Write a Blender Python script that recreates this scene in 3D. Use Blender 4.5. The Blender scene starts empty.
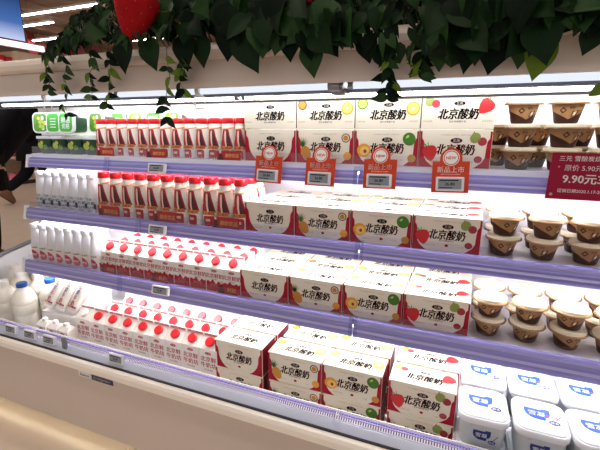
import bpy, math, random
from mathutils import Vector, Matrix, Euler
random.seed(7)
PI = math.pi
scene = bpy.context.scene
COL = scene.collection

# ------------------------------------------------------------------ camera
CAMZ = 1.32
FPX = 396.0
PITCH = math.atan(98 / FPX)
YAW = math.radians(22)
cam = bpy.data.cameras.new('camera')
cam.sensor_width = 36.0
cam.lens = 36.0 * FPX / 600.0
cam.clip_start = 0.02
cam_o = bpy.data.objects.new('camera', cam)
COL.objects.link(cam_o)
cam_o.location = (0, 0, CAMZ)
cam_o.rotation_euler = (PI / 2 - PITCH, 0, YAW)
scene.camera = cam_o

# ------------------------------------------------------------------ world, exposure
W = bpy.data.worlds.new('store_ambient')
scene.world = W
W.use_nodes = True
W.node_tree.nodes['Background'].inputs[0].default_value = (1.0, 0.93, 0.88, 1)
W.node_tree.nodes['Background'].inputs[1].default_value = 0.52
scene.view_settings.view_transform = 'Standard'
scene.view_settings.look = 'None'
scene.view_settings.gamma = 1
scene.view_settings.use_curve_mapping = False
scene.view_settings.exposure = 0.4

LED_TUBE = 12.0      # emission of the canopy tubes
LED_SHELF = 37.0     # emission of the strips under each shelf
LED_TOE = 7.0        # warm strip under the case
LED_CEIL = 24.0       # ceiling battens


# ------------------------------------------------------------------ helpers
def lin(c):
    if isinstance(c, str):
        c = tuple(int(c[i:i + 2], 16) for i in (0, 2, 4))
    r = []
    for v in c:
        v = v / 255.0
        r.append(v / 12.92 if v <= 0.04045 else ((v + 0.055) / 1.055) ** 2.4)
    return tuple(r) + (1,)


MATS = {}


def mat(name, c, rough=0.5, spec=0.5, metal=0.0, var=0.06, scale=30.0, bump=0.0, sub=0.0, coat=0.0):
    if name in MATS:
        return MATS[name]
    m = bpy.data.materials.new(name)
    m.use_nodes = True
    nt = m.node_tree
    b = nt.nodes['Principled BSDF']
    b.inputs['Roughness'].default_value = rough
    b.inputs['Metallic'].default_value = metal
    b.inputs['Specular IOR Level'].default_value = spec
    b.inputs['Coat Weight'].default_value = coat
    c = lin(c)
    tc = nt.nodes.new('ShaderNodeTexCoord')
    nz = nt.nodes.new('ShaderNodeTexNoise')
    nz.inputs['Scale'].default_value = scale
    nz.inputs['Detail'].default_value = 3
    nt.links.new(tc.outputs['Object'], nz.inputs['Vector'])
    mx = nt.nodes.new('ShaderNodeMix')
    mx.data_type = 'RGBA'
    mx.inputs[6].default_value = tuple(v * (1 - var) for v in c[:3]) + (1,)
    mx.inputs[7].default_value = tuple(min(1, v * (1 + var)) for v in c[:3]) + (1,)
    nt.links.new(nz.outputs['Fac'], mx.inputs[0])
    nt.links.new(mx.outputs[2], b.inputs['Base Color'])
    if bump:
        bp = nt.nodes.new('ShaderNodeBump')
        bp.inputs['Strength'].default_value = bump
        bp.inputs['Distance'].default_value = 0.002
        nt.links.new(nz.outputs['Fac'], bp.inputs['Height'])
        nt.links.new(bp.outputs[0], b.inputs['Normal'])
    MATS[name] = m
    return m


def emit(name, c, s):
    m = bpy.data.materials.new(name)
    m.use_nodes = True
    nt = m.node_tree
    nt.nodes.remove(nt.nodes['Principled BSDF'])
    e = nt.nodes.new('ShaderNodeEmission')
    e.inputs[0].default_value = lin(c)
    e.inputs[1].default_value = s
    nt.links.new(e.outputs[0], nt.nodes['Material Output'].inputs[0])
    MATS[name] = m
    return m


def clear(name, tint=(250, 250, 255), gloss=0.04, rough=0.05):
    m = bpy.data.materials.new(name)
    m.use_nodes = True
    nt = m.node_tree
    nt.nodes.remove(nt.nodes['Principled BSDF'])
    t = nt.nodes.new('ShaderNodeBsdfTransparent')
    t.inputs[0].default_value = lin(tint)
    g = nt.nodes.new('ShaderNodeBsdfGlossy')
    g.inputs['Roughness'].default_value = rough
    fr = nt.nodes.new('ShaderNodeLayerWeight')
    fr.inputs[0].default_value = 0.15
    ad = nt.nodes.new('ShaderNodeMath')
    ad.operation = 'MULTIPLY_ADD'
    ad.inputs[1].default_value = 0.3
    ad.inputs[2].default_value = gloss
    nt.links.new(fr.outputs['Facing'], ad.inputs[0])
    mx = nt.nodes.new('ShaderNodeMixShader')
    nt.links.new(ad.outputs[0], mx.inputs[0])
    nt.links.new(t.outputs[0], mx.inputs[1])
    nt.links.new(g.outputs[0], mx.inputs[2])
    nt.links.new(mx.outputs[0], nt.nodes['Material Output'].inputs[0])
    MATS[name] = m
    return m


class MB:
    def __init__(s):
        s.v, s.f, s.m, s.mats = [], [], [], []

    def mi(s, m):
        if m not in s.mats:
            s.mats.append(m)
        return s.mats.index(m)

    def add(s, vs, fs, m):
        o = len(s.v)
        k = s.mi(m)
        s.v += [tuple(p) for p in vs]
        for f in fs:
            s.f.append([i + o for i in f])
            s.m.append(k)
        return s

    def box(s, x0, x1, y0, y1, z0, z1, m):
        vs = [(x0, y0, z0), (x1, y0, z0), (x1, y1, z0), (x0, y1, z0), (x0, y0, z1), (x1, y0, z1), (x1, y1, z1), (x0, y1, z1)]
        return s.add(vs, [(0, 3, 2, 1), (4, 5, 6, 7), (0, 1, 5, 4), (1, 2, 6, 5), (2, 3, 7, 6), (3, 0, 4, 7)], m)

    def loft(s, loops, m, cap0=True, cap1=True, close=True):
        n = len(loops[0])
        vs = [p for L in loops for p in L]
        fs = []
        for i in range(len(loops) - 1):
            for j in range(n if close else n - 1):
                a, b = i * n + j, i * n + (j + 1) % n
                fs.append((a, b, b + n, a + n))
        if cap0:
            fs.append(tuple(range(n - 1, -1, -1)))
        if cap1:
            fs.append(tuple((len(loops) - 1) * n + j for j in range(n)))
        return s.add(vs, fs, m)

    def lathe(s, prof, m, seg=16, cx=0, cy=0, cap0=True, cap1=True):
        return s.loft([[(cx + r * math.cos(2 * PI * j / seg), cy + r * math.sin(2 * PI * j / seg), z) for j in range(seg)] for r, z in prof], m, cap0, cap1)

    def tube(s, pts, r, m, seg=8, r1=None):
        pts = [Vector(p) for p in pts]
        loops = []
        for i, p in enumerate(pts):
            d = (pts[min(i + 1, len(pts) - 1)] - pts[max(i - 1, 0)]).normalized()
            a = d.cross(Vector((0, 0, 1)))
            if a.length < 0.05:
                a = d.cross(Vector((1, 0, 0)))
            a.normalize()
            b = d.cross(a)
            t = i / max(1, len(pts) - 1)
            rr = r if r1 is None else r + (r1 - r) * t
            loops.append([p + a * (rr * math.cos(2 * PI * j / seg)) + b * (rr * math.sin(2 * PI * j / seg)) for j in range(seg)])
        return s.loft(loops, m)

    def prismx(s, poly, x0, x1, m):      # poly in (y,z), extruded along x
        return s.loft([[(x0, y, z) for y, z in poly], [(x1, y, z) for y, z in poly]], m)

    def flat(s, poly, m, fn):            # one polygon mapped by fn(u,v)
        return s.add([fn(u, v) for u, v in poly], [tuple(range(len(poly)))], m)

    def text(s, string, size, m, fn, shear=0.0, bold=0.0, sx=1.0):
        vs, fs = text2d(string, size, shear, 0.0)
        k = bold * size * 0.9
        for du, dv in (((-k, k * 0.5), (0, 0), (k, -k * 0.5)) if bold > 0.03 else ((-k, k * 0.5), (k, -k * 0.5)) if bold else ((0, 0),)):     # two strikes make the heavy weight
            s.add([fn(u * sx + du, v + dv) for u, v in vs], fs, m)
        return s

    def mesh(s, name, smooth=False, angle=None):
        me = bpy.data.meshes.new(name)
        me.from_pydata(s.v, [], s.f)
        for m in s.mats:
            me.materials.append(m)
        me.polygons.foreach_set('material_index', s.m)
        if smooth:
            me.polygons.foreach_set('use_smooth', [True] * len(s.f))
            if angle:
                me.set_sharp_from_angle(angle=math.radians(angle))
        me.update()
        return me


_TC = {}


def text2d(string, size, shear, bold):
    k = (string, size, shear, bold)
    if k in _TC:
        return _TC[k]
    cu = bpy.data.curves.new('text', 'FONT')
    cu.body = string
    cu.size = size
    cu.shear = shear
    cu.offset = bold * size
    cu.align_x = 'CENTER'
    cu.align_y = 'CENTER'
    cu.resolution_u = 2
    cu.fill_mode = 'FRONT'
    o = bpy.data.objects.new('text', cu)
    COL.objects.link(o)
    dg = bpy.context.evaluated_depsgraph_get()
    me = bpy.data.meshes.new_from_object(o.evaluated_get(dg))
    vs = [(v.co.x, v.co.y) for v in me.vertices]
    fs = [tuple(p.vertices) for p in me.polygons]
    if vs:
        cx = (max(v[0] for v in vs) + min(v[0] for v in vs)) / 2
        cy = (max(v[1] for v in vs) + min(v[1] for v in vs)) / 2
        vs = [(a - cx, b - cy) for a, b in vs]
    bpy.data.objects.remove(o)
    bpy.data.meshes.remove(me)
    bpy.data.curves.remove(cu)
    _TC[k] = (vs, fs)
    return _TC[k]


def ell(cx, cy, rx, ry, n=16, rot=0.0):
    c, s_ = math.cos(rot), math.sin(rot)
    out = []
    for i in range(n):
        a = 2 * PI * i / n
        x, y = rx * math.cos(a), ry * math.sin(a)
        out.append((cx + x * c - y * s_, cy + x * s_ + y * c))
    return out


def rrect(w, h, r, n=3):
    out = []
    for cx, cy, a0 in ((w / 2 - r, h / 2 - r, 0), (-w / 2 + r, h / 2 - r, 90), (-w / 2 + r, -h / 2 + r, 180), (w / 2 - r, -h / 2 + r, 270)):
        for i in range(n + 1):
            a = math.radians(a0 + 90 * i / n)
            out.append((cx + r * math.cos(a), cy + r * math.sin(a)))
    return out


def tag(o, label=None, cat=None, group=None, kind=None):
    if label:
        o['label'] = label
    if cat:
        o['category'] = cat
    if group:
        o['group'] = group
    if kind:
        o['kind'] = kind
    return o


def obj(name, me, parent=None, loc=(0, 0, 0), rot=(0, 0, 0), label=None, kind=None):
    o = bpy.data.objects.new(name, me)
    COL.objects.link(o)
    o.location = loc
    o.rotation_euler = rot
    if parent:
        o.parent = parent
    tag(o, label, kind=kind)
    return o


def empty(name, loc=(0, 0, 0), rot=(0, 0, 0), label=None, cat=None, group=None):
    o = bpy.data.objects.new(name, None)
    o.empty_display_size = 0.02
    COL.objects.link(o)
    o.location = loc
    o.rotation_euler = rot
    tag(o, label, cat, group)
    return o


def place(name, parts, loc, label, cat, group=None, rot=(0, 0, 0)):
    """parts: list of (part_name, mesh, parent_part_name or None)"""
    e = empty(name, loc, rot, label, cat, group)
    made = {}
    for pn, me, par in parts:
        made[pn] = obj(pn, me, made[par] if par else e)
    return e


ORD = ['first', 'second', 'third', 'fourth', 'fifth', 'sixth', 'seventh', 'eighth', 'ninth', 'tenth', 'eleventh', 'twelfth', 'thirteenth', 'fourteenth']
ROW = ['front', 'second', 'third', 'fourth']

# pixel -> world (direction only; the distance comes from a plane the thing touches)
_fw = Vector((-math.sin(YAW) * math.cos(PITCH), math.cos(YAW) * math.cos(PITCH), -math.sin(PITCH)))
_rt = Vector((math.cos(YAW), math.sin(YAW), 0))
_up = _rt.cross(_fw)


def ray(x, y):
    return _rt * (x - 300) - _up * (y - 225) + _fw * FPX


def atY(x, y, Y):
    d = ray(x, y)
    return d * (Y / d.y) + Vector((0, 0, CAMZ))


def atX(x, y, X):
    d = ray(x, y)
    return d * (X / d.x) + Vector((0, 0, CAMZ))


def atZ(x, y, z):
    d = ray(x, y)
    return d * ((z - CAMZ) / d.z) + Vector((0, 0, CAMZ))


# ------------------------------------------------------------------ materials
M_cream = mat('painted_cream_metal', 'd8c8ba', 0.4, var=0.02)
M_greige = mat('painted_greige_metal', 'd4c5ba', 0.45, var=0.03, scale=4)
M_bumper = mat('cream_bumper', 'fbf3e6', 0.35, var=0.02)
M_white = mat('white_enamel', 'eeeef0', 0.35, var=0.02)
M_shelfw = mat('white_shelf_enamel', 'e6e6ec', 0.4, var=0.02)
M_grey = mat('grey_metal', '8d8d94', 0.35, metal=0.7, var=0.04)
M_dgrey = mat('dark_grey_metal', '4c4a4e', 0.5, var=0.05)
M_black = mat('black_rubber', '101014', 0.5, var=0.05)
M_bluegrey = mat('blue_grey_metal', 'c6ccd8', 0.4, metal=0.2, var=0.02)
M_lav = mat('lavender_rail_strip', '8580c6', 0.22, 0.7, var=0.05, scale=8, coat=0.4)
M_lav2 = mat('pale_lavender_rail_strip', 'aaa6dc', 0.2, 0.7, var=0.05, scale=8, coat=0.4)
M_acr = clear('clear_acrylic')
M_acrl = clear('clear_lavender_acrylic', (225, 220, 250), 0.06, 0.08)
M_acrj = clear('frosted_joiner_acrylic', (240, 240, 250), 0.05, 0.35)
M_tube = emit('led_tube_light', (255, 255, 255), LED_TUBE)
M_tubef = emit('front_led_tube_light', (225, 232, 245), 0.85)
M_strip = emit('led_strip_light', (255, 250, 245), LED_SHELF)
M_toe = emit('warm_led_strip_light', (255, 238, 205), LED_TOE)
M_ceil = emit('ceiling_batten_light', (255, 246, 236), LED_CEIL)

M_box = mat('cream_carton_board', 'ece4d2', 0.5, 0.3, var=0.02)
M_red = mat('carton_red_print', 'a8142c', 0.5, 0.2, var=0.05)
M_maroon = mat('dark_maroon_print', '3c0c14', 0.7, 0.1, var=0.03)
M_ink = mat('black_print', '120d0f', 0.7, 0.1, var=0.03)
M_tanink = mat('tan_print', 'b59a6c', 0.5, var=0.03)
M_pale = mat('pale_grey_print', 'cfc7b4', 0.5, var=0.03)
M_or = mat('orange_fruit_print', 'e8a02c', 0.45, var=0.15, scale=200)
M_or2 = mat('pale_orange_flesh_print', 'f4c867', 0.45, var=0.1, scale=200)
M_lime = mat('lime_print', '3f7a1e', 0.45, var=0.2, scale=120)
M_lime2 = mat('lime_flesh_print', 'b2cf55', 0.45, var=0.15, scale=200)
M_pine = mat('pineapple_print', 'c98a2c', 0.5, var=0.35, scale=260)
M_leafp = mat('leaf_green_print', '2f6b24', 0.5, var=0.2, scale=200)
M_straw = mat('strawberry_print', 'cf1f26', 0.4, var=0.2, scale=300)
M_pass = mat('passion_fruit_print', '7a3f34', 0.5, var=0.3, scale=300)
M_fig = mat('fig_print', '8f9a4c', 0.5, var=0.2, scale=200)
M_figr = mat('fig_flesh_print', 'a92d3c', 0.5, var=0.3, scale=300)
M_gap = mat('carton_side_maroon', '7c1122', 0.45, var=0.06)


# ------------------------------------------------------------------ the room
def structure(name, mb, **k):
    o = obj(name, mb.mesh(name, **k))
    o['kind'] = 'structure'
    return o


mtile = mat('beige_floor_tile', 'd4c2b0', 0.32, 0.5, var=0.10, scale=5, bump=0.05)
mgrout = mat('floor_grout', '8d7866', 0.8, var=0.1)
fl = MB().box(-18, 9, -4, 16, -0.06, -0.004, mgrout)
floor = structure('floor', fl)
T = 0.8
tb = MB()
tb.loft([[(x, y, -0.004) for x, y in rrect(T - 0.003, T - 0.003, 0.002, 1)], [(x, y, -0.001) for x, y in rrect(T - 0.003, T - 0.003, 0.002, 1)], [(x, y, 0) for x, y in rrect(T - 0.007, T - 0.007, 0.002, 1)]], mtile, cap0=False)
tile_me = tb.mesh('floor_tile')
for i in range(15):
    for j in range(12):
        if len([1]) and (-10.4 + i * T > -3.0 and j * T - 2 > 1.6):
            continue       # under and behind the case
        obj('floor_tile', tile_me, floor, (-10.4 + i * T, -1.6 + j * T, 0))
# coarse floor finish beyond the single tiles
obj('floor_tile_field', MB().box(-18, -10.81, -4, 16, -0.004, 0, mtile).mesh('floor_tile_field'), floor, kind='stuff')

mceil = mat('brown_ceiling_deck', 'b39683', 0.9, var=0.25, scale=1.2)
mceil2 = mat('brown_ceiling_steel', 'b89a86', 0.7, var=0.1)
ceil = structure('ceiling', MB().box(-18, 9, -4, 16, 4.9, 5.0, mceil))
beam_me = MB().box(-0.04, 0.04, -10, 10, -0.12, 0.12, mceil2).mesh('beam')
for i in range(11):
    obj('beam', beam_me, ceil, (-16 + i * 1.9, 6, 4.76))
pipe_me = MB().tube([(-11, 0, 0), (11, 0, 0)], 0.07, mceil2, 10).mesh('pipe')
for y in (3.1, 5.6, 9.2, 11.8):
    obj('pipe', pipe_me, ceil, (-7, y, 4.62))
mwall = mat('pinkish_plaster', 'b79f90', 0.9, var=0.08, scale=2)
structure('wall_left', MB().box(-18.1, -18, -4, 16, 0, 4.9, mwall))
structure('wall_back', MB().box(-18, 9, 16, 16.1, 0, 4.9, mwall))

batt = MB().box(-1.5, 1.5, -0.05, 0.05, 0.0, 0.06, M_white).mesh('housing')
batd = MB().box(-1.48, 1.48, -0.04, 0.04, -0.02, -0.001, M_ceil).mesh('diffuser')
ln = 0
for (x, y, lab) in [(-10.6, 8.55, 'linear ceiling light nearest the blue sign'), (-13.6, 11.0, 'linear ceiling light above the red banners'), (-13.4, 9.4, 'short looking ceiling light just right of blue sign'),
                    (-7.4, 9.8, 'linear ceiling light right of the plush strawberry'), (-10.2, 12.4, 'distant linear ceiling light above the ivy'),
                    (-4.5, 0.15, 'ceiling light over the aisle beside the case end'), (-1.2, 0.15, 'ceiling light over the aisle in front of the case'), (2.0, 0.15, 'ceiling light over the aisle at the right'),
                    (-6.0, 3.8, 'ceiling light above the walking person'), (-4.6, 1.9, 'ceiling light above the person at the left edge'), (-8.2, 1.9, 'ceiling light before the far shelving'), (-8.6, 5.6, 'ceiling light close to the far shelving')]:  # closing entries are unseen lights added to brighten the far-left floor
    e = empty('linear_ceiling_light', (x, y, 4.42), label=lab, cat='ceiling light', group='linear ceiling lights')
    obj('housing', batt, e)
    obj('diffuser', batd, e)
    w_ = MB()
    for sx in (-1.2, 1.2):
        w_.tube([(sx, 0, 0.05), (sx, 0, 0.48)], 0.006, M_grey, 6)
    obj('suspension_wire', w_.mesh('suspension_wire'), e)

# ------------------------------------------------------------------ the case
CX0, CX1 = -2.24, 0.95
case = empty('refrigerated_display_case', (0, 0, 0), label='long open refrigerated dairy case with lavender price rails and cream canopy', cat='display case')
L = CX1 - CX0


def part(name, mb, parent=case, label=None, kind=None, **k):
    return obj(name, mb.mesh(name, **k), parent, label=label, kind=kind)


part('front_panel', MB().prismx([(0.972, 0.085), (0.985, 0.085), (0.985, 0.395), (0.972, 0.395)], CX0, CX1, M_greige), label='greige painted front panel')
part('bumper_ledge', MB().prismx([(0.952, 0.388), (0.972, 0.384), (0.99, 0.384), (0.99, 0.426), (0.968, 0.428), (0.956, 0.422), (0.951, 0.41)], CX0, CX1, M_bumper, ), label='cream bumper ledge')
part('gasket', MB().box(CX0, CX1, 0.9665, 0.974, 0.4285, 0.433, M_black))
part('lower_strip', MB().prismx([(0.974, 0.4285), (0.99, 0.4285), (1.004, 0.449), (0.996, 0.449)], CX0, CX1, M_bluegrey), label='blue grey metal strip')
part('toe_light_bracket', MB().box(CX0 + 0.02, CX1, 0.996, 1.008, 0.0572, 0.085, M_dgrey))
part('base_plinth', MB().box(CX0 + 0.05, CX1, 1.16, 1.60, 0.0, 0.085, M_dgrey))
part('toe_light', MB().box(CX0 + 0.02, CX1, 0.998, 1.006, 0.052, 0.057, M_toe), label='warm light strip under the case')
part('deck_tray', MB().prismx([(1.034, 0.31), (1.62, 0.31), (1.62, 0.342), (1.034, 0.342)], CX0, CX1, M_white))
part('tray_front', MB().prismx([(1.024, 0.31), (1.033, 0.31), (1.033, 0.462), (1.026, 0.462)], CX0, CX1, M_white))
part('underside', MB().box(CX0, CX1, 0.986, 1.62, 0.0855, 0.11, M_dgrey))
# return grille: sloped bars in front of the tray
g = MB()
nb = int(L / 0.0075)
for i in range(nb):
    x = CX0 + i * 0.0075
    g.add([(x, 1.001, 0.452), (x + 0.0042, 1.001, 0.452), (x + 0.0042, 1.022, 0.467), (x, 1.022, 0.467)], [(0, 1, 2, 3)], M_white)
for (y, z) in ((1.0015, 0.4495), (1.011, 0.459), (1.0225, 0.4675)):
    g.box(CX0, CX1, y - 0.0015, y + 0.0015, z - 0.0015, z + 0.0015, M_white)
part('return_grille', g, kind='stuff', label='white slotted air return grille')
part('grille_backing', MB().prismx([(1.006, 0.440), (1.0235, 0.460), (1.0235, 0.461), (1.006, 0.441)], CX0, CX1, M_dgrey))
# clear guard with lavender band, in segments with grey joiner posts
segs = [CX0, -1.437, -0.28, 0.62, CX1]
for a, b in zip(segs[:-1], segs[1:]):
    gd = part('deck_guard', MB().box(a + 0.006, b - 0.006, 0.993, 0.996, 0.452, 0.481, M_acr), label='clear plastic deck guard')
    part('lavender_band', MB().box(a + 0.006, b - 0.006, 0.9965, 0.9985, 0.468, 0.478, M_acrl), gd)
    part('guard_rim', MB().box(a + 0.006, b - 0.006, 0.9915, 0.9975, 0.4812, 0.4832, M_lav), gd)
for x in segs[1:-1]:
    j = MB().prismx([(0.984, 0.43), (0.9915, 0.43), (0.9915, 0.49), (0.984, 0.49)], x - 0.011, x + 0.011, M_grey if x < -1 else M_acr)
    part('guard_joiner', j)
# canopy
part('canopy_fascia', MB().prismx([(0.962, 1.424), (0.974, 1.424), (0.974, 1.492), (0.962, 1.492)], CX0, CX1, M_greige), label='greige canopy fascia')
cor = [(0.950, 1.4925), (0.944, 1.502), (0.944, 1.516), (0.951, 1.529), (0.966, 1.538), (0.99, 1.541), (1.62, 1.541), (1.62, 1.5), (1.0, 1.5), (1.0, 1.4925)]
part('canopy_cornice', MB().prismx(cor, CX0, CX1, M_cream), label='rounded cream canopy top')
part('canopy_underside', MB().prismx([(0.975, 1.44), (1.10, 1.436), (1.62, 1.436), (1.62, 1.46), (0.975, 1.46)], CX0, CX1, mat('grey_enamel', 'a4a4ac', 0.45, var=0.02)))
part('canopy_light', MB().box(-1.9, CX1 - 0.02, 1.44, 1.456, 1.428, 1.4355, M_strip), label='LED strip under the rear of the canopy')  # added strip that whitens the back panel above the top shelf
part('back_panel', MB().box(CX0, CX1, 1.60, 1.62, 0.343, 1.4355, M_white), label='white back panel')
part('rear_body', MB().box(CX0, CX1, 1.621, 1.68, 0.0, 1.54, M_greige))
# left end: low side panel with trim
ep = [(0.99, 0.09), (1.60, 0.09), (1.60, 0.70), (1.30, 0.648), (1.1, 0.585), (0.99, 0.50)]
part('end_panel', MB().prismx(ep, CX0 - 0.03, CX0 - 0.001, M_white))
part('end_trim', MB().tube([(CX0 - 0.016, y, z) for y, z in ((0.985, 0.506), (1.1, 0.594), (1.3, 0.657), (1.6, 0.709))], 0.011, M_grey, 8), smooth=True)
for s_ in (CX1,):
    part('end_panel', MB().box(CX1, CX1 + 0.03, 0.99, 1.62, 0.09, 1.54, M_white))
# canopy tubes
for n, (y, z, r, x0) in enumerate([(1.012, 1.420, 0.0085, CX0 + 0.02), (1.205, 1.416, 0.0085, -1.92)]):
    xs = [x0, -1.05, -0.285, 0.55, CX1 - 0.02] if n == 0 else [x0, -0.7, 0.4, CX1 - 0.02]
    for a, b in zip(xs[:-1], xs[1:]):
        t_ = part('light_tube', MB().tube([(a + 0.02, y, z), (b - 0.02, y, z)], r, M_tubef if n == 0 else M_tube, 14), smooth=True, angle=40, label='glowing white LED tube')
        for x in (a + 0.006, b - 0.02):
            part('tube_cap', MB().tube([(x, y, z), (x + 0.0139, y, z)], r * 1.08, M_grey, 12), t_)
    part('tube_rail', MB().box(x0, CX1, y - 0.010, y + 0.010, z + 0.010, z + 0.0155, M_grey))

M_chan = mat('light_channel_grey', '7d8290', 0.4, var=0.03)
part('light_channel', MB().prismx([(1.050, 1.409), (1.062, 1.406), (1.068, 1.414), (1.054, 1.417)], CX0, CX1, M_chan))
part('light_channel', MB().prismx([(1.178, 1.397), (1.188, 1.396), (1.188, 1.4015), (1.178, 1.4025)], -1.92, CX1, M_chan))

# shelves: (surface z, rail Y, rail top z, rail bottom z, left end)
SH = [(1.202, 1.240, 1.186, 1.144, -1.84), (0.946, 1.218, 0.951, 0.902, -1.88), (0.694, 1.182, 0.700, 0.645, -1.90)]
for n, (zs, yr, zt, zb, xl) in enumerate(SH):
    sh = part('shelf', MB().prismx([(yr + 0.012, zs - 0.022), (1.60, zs - 0.022), (1.60, zs), (yr + 0.012, zs)], xl, CX1, M_shelfw), label='white metal shelf')
    xs = [xl, [-1.36, -1.20, -1.30][n], [-0.30, -0.282, -0.285][n], 0.62, CX1]
    for a, b in zip(xs[:-1], xs[1:]):
        pr = []
        k = 7
        for i in range(k + 1):
            t = i / k
            off = 0.0016 if i % 2 else 0.0
            pr.append((yr - 0.014 * t - off, zt + (zb - zt) * t))
        pr += [(yr - 0.012, zb - 0.001), (yr + 0.011, zb - 0.001), (yr + 0.011, zt)]
        mb = MB().prismx(pr, a + 0.002, b - 0.002, M_lav)
        mb.m = [mb.mi(M_lav2) if i in (1, 4) else 0 for i in range(len(mb.f))]
        rl = part('price_rail', mb, sh, label='lavender plastic price rail')
    for x in xs[1:-1]:
        part('rail_joiner', MB().prismx([(yr - 0.0185, zb - 0.002), (yr - 0.0165, zb - 0.002), (yr - 0.003, zt + 0.014), (yr - 0.005, zt + 0.014)], x - 0.014, x + 0.014, M_acrj), sh)
    part('shelf_guard', MB().box(xl + 0.005, CX1, yr + 0.0125, yr + 0.0145, zs + 0.0005, zs + 0.032, M_acr), sh, label='low clear plastic shelf guard')
    part('rail_end', MB().prismx([(yr - 0.018, zb - 0.003), (yr + 0.012, zb - 0.003), (yr + 0.012, zt + 0.012), (yr - 0.004, zt + 0.012)], xl - 0.014, xl - 0.001, M_white), sh)
    part('shelf_light', MB().box(xl + 0.02, CX1 - 0.02, yr + 0.018, yr + 0.034, zs - 0.030, zs - 0.0225, M_strip), sh, label='LED strip under the shelf')
    for x in (xl + 0.01, -0.95, -0.02, 0.9):
        part('shelf_bracket', MB().prismx([(1.25, zs - 0.0225), (1.60, zs - 0.0225), (1.60, zs - 0.075), (1.55, zs - 0.07)], x - 0.002, x + 0.002, M_shelfw), sh)
# maker plates on the front panel
for (xa, xb, m_, lab) in [(-1.355, -1.292, M_white, 'white plate with blue lettering'), (-1.283, -1.172, mat('navy_plate', '232a5c', 0.4), 'navy plate with pale lettering')]:
    pl = part('maker_plate', MB().box(xa, xb, 0.9698, 0.9718, 0.346, 0.368, m_), label=lab)
    mk = MB()
    if m_ is M_white:
        mk.text('bianca', 0.02, mat('navy_plate', '232a5c'), lambda u, v: (-1.323 + u, 0.9694, 0.357 + v), 0.2, 0.02)
    else:
        mk.flat(ell(-1.268, 0.357, 0.007, 0.007), mat('plate_green', '5c7f6a', 0.4), lambda u, v: (u, 0.9694, v))
        mk.text('refrigeration', 0.014, M_pale, lambda u, v: (-1.222 + u, 0.9694, 0.357 + v), 0.1)
    part('plate_lettering', mk, pl)

# ------------------------------------------------------------------ yoghurt boxes
BW, BH, BD = 0.197, 0.110, 0.102


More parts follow.
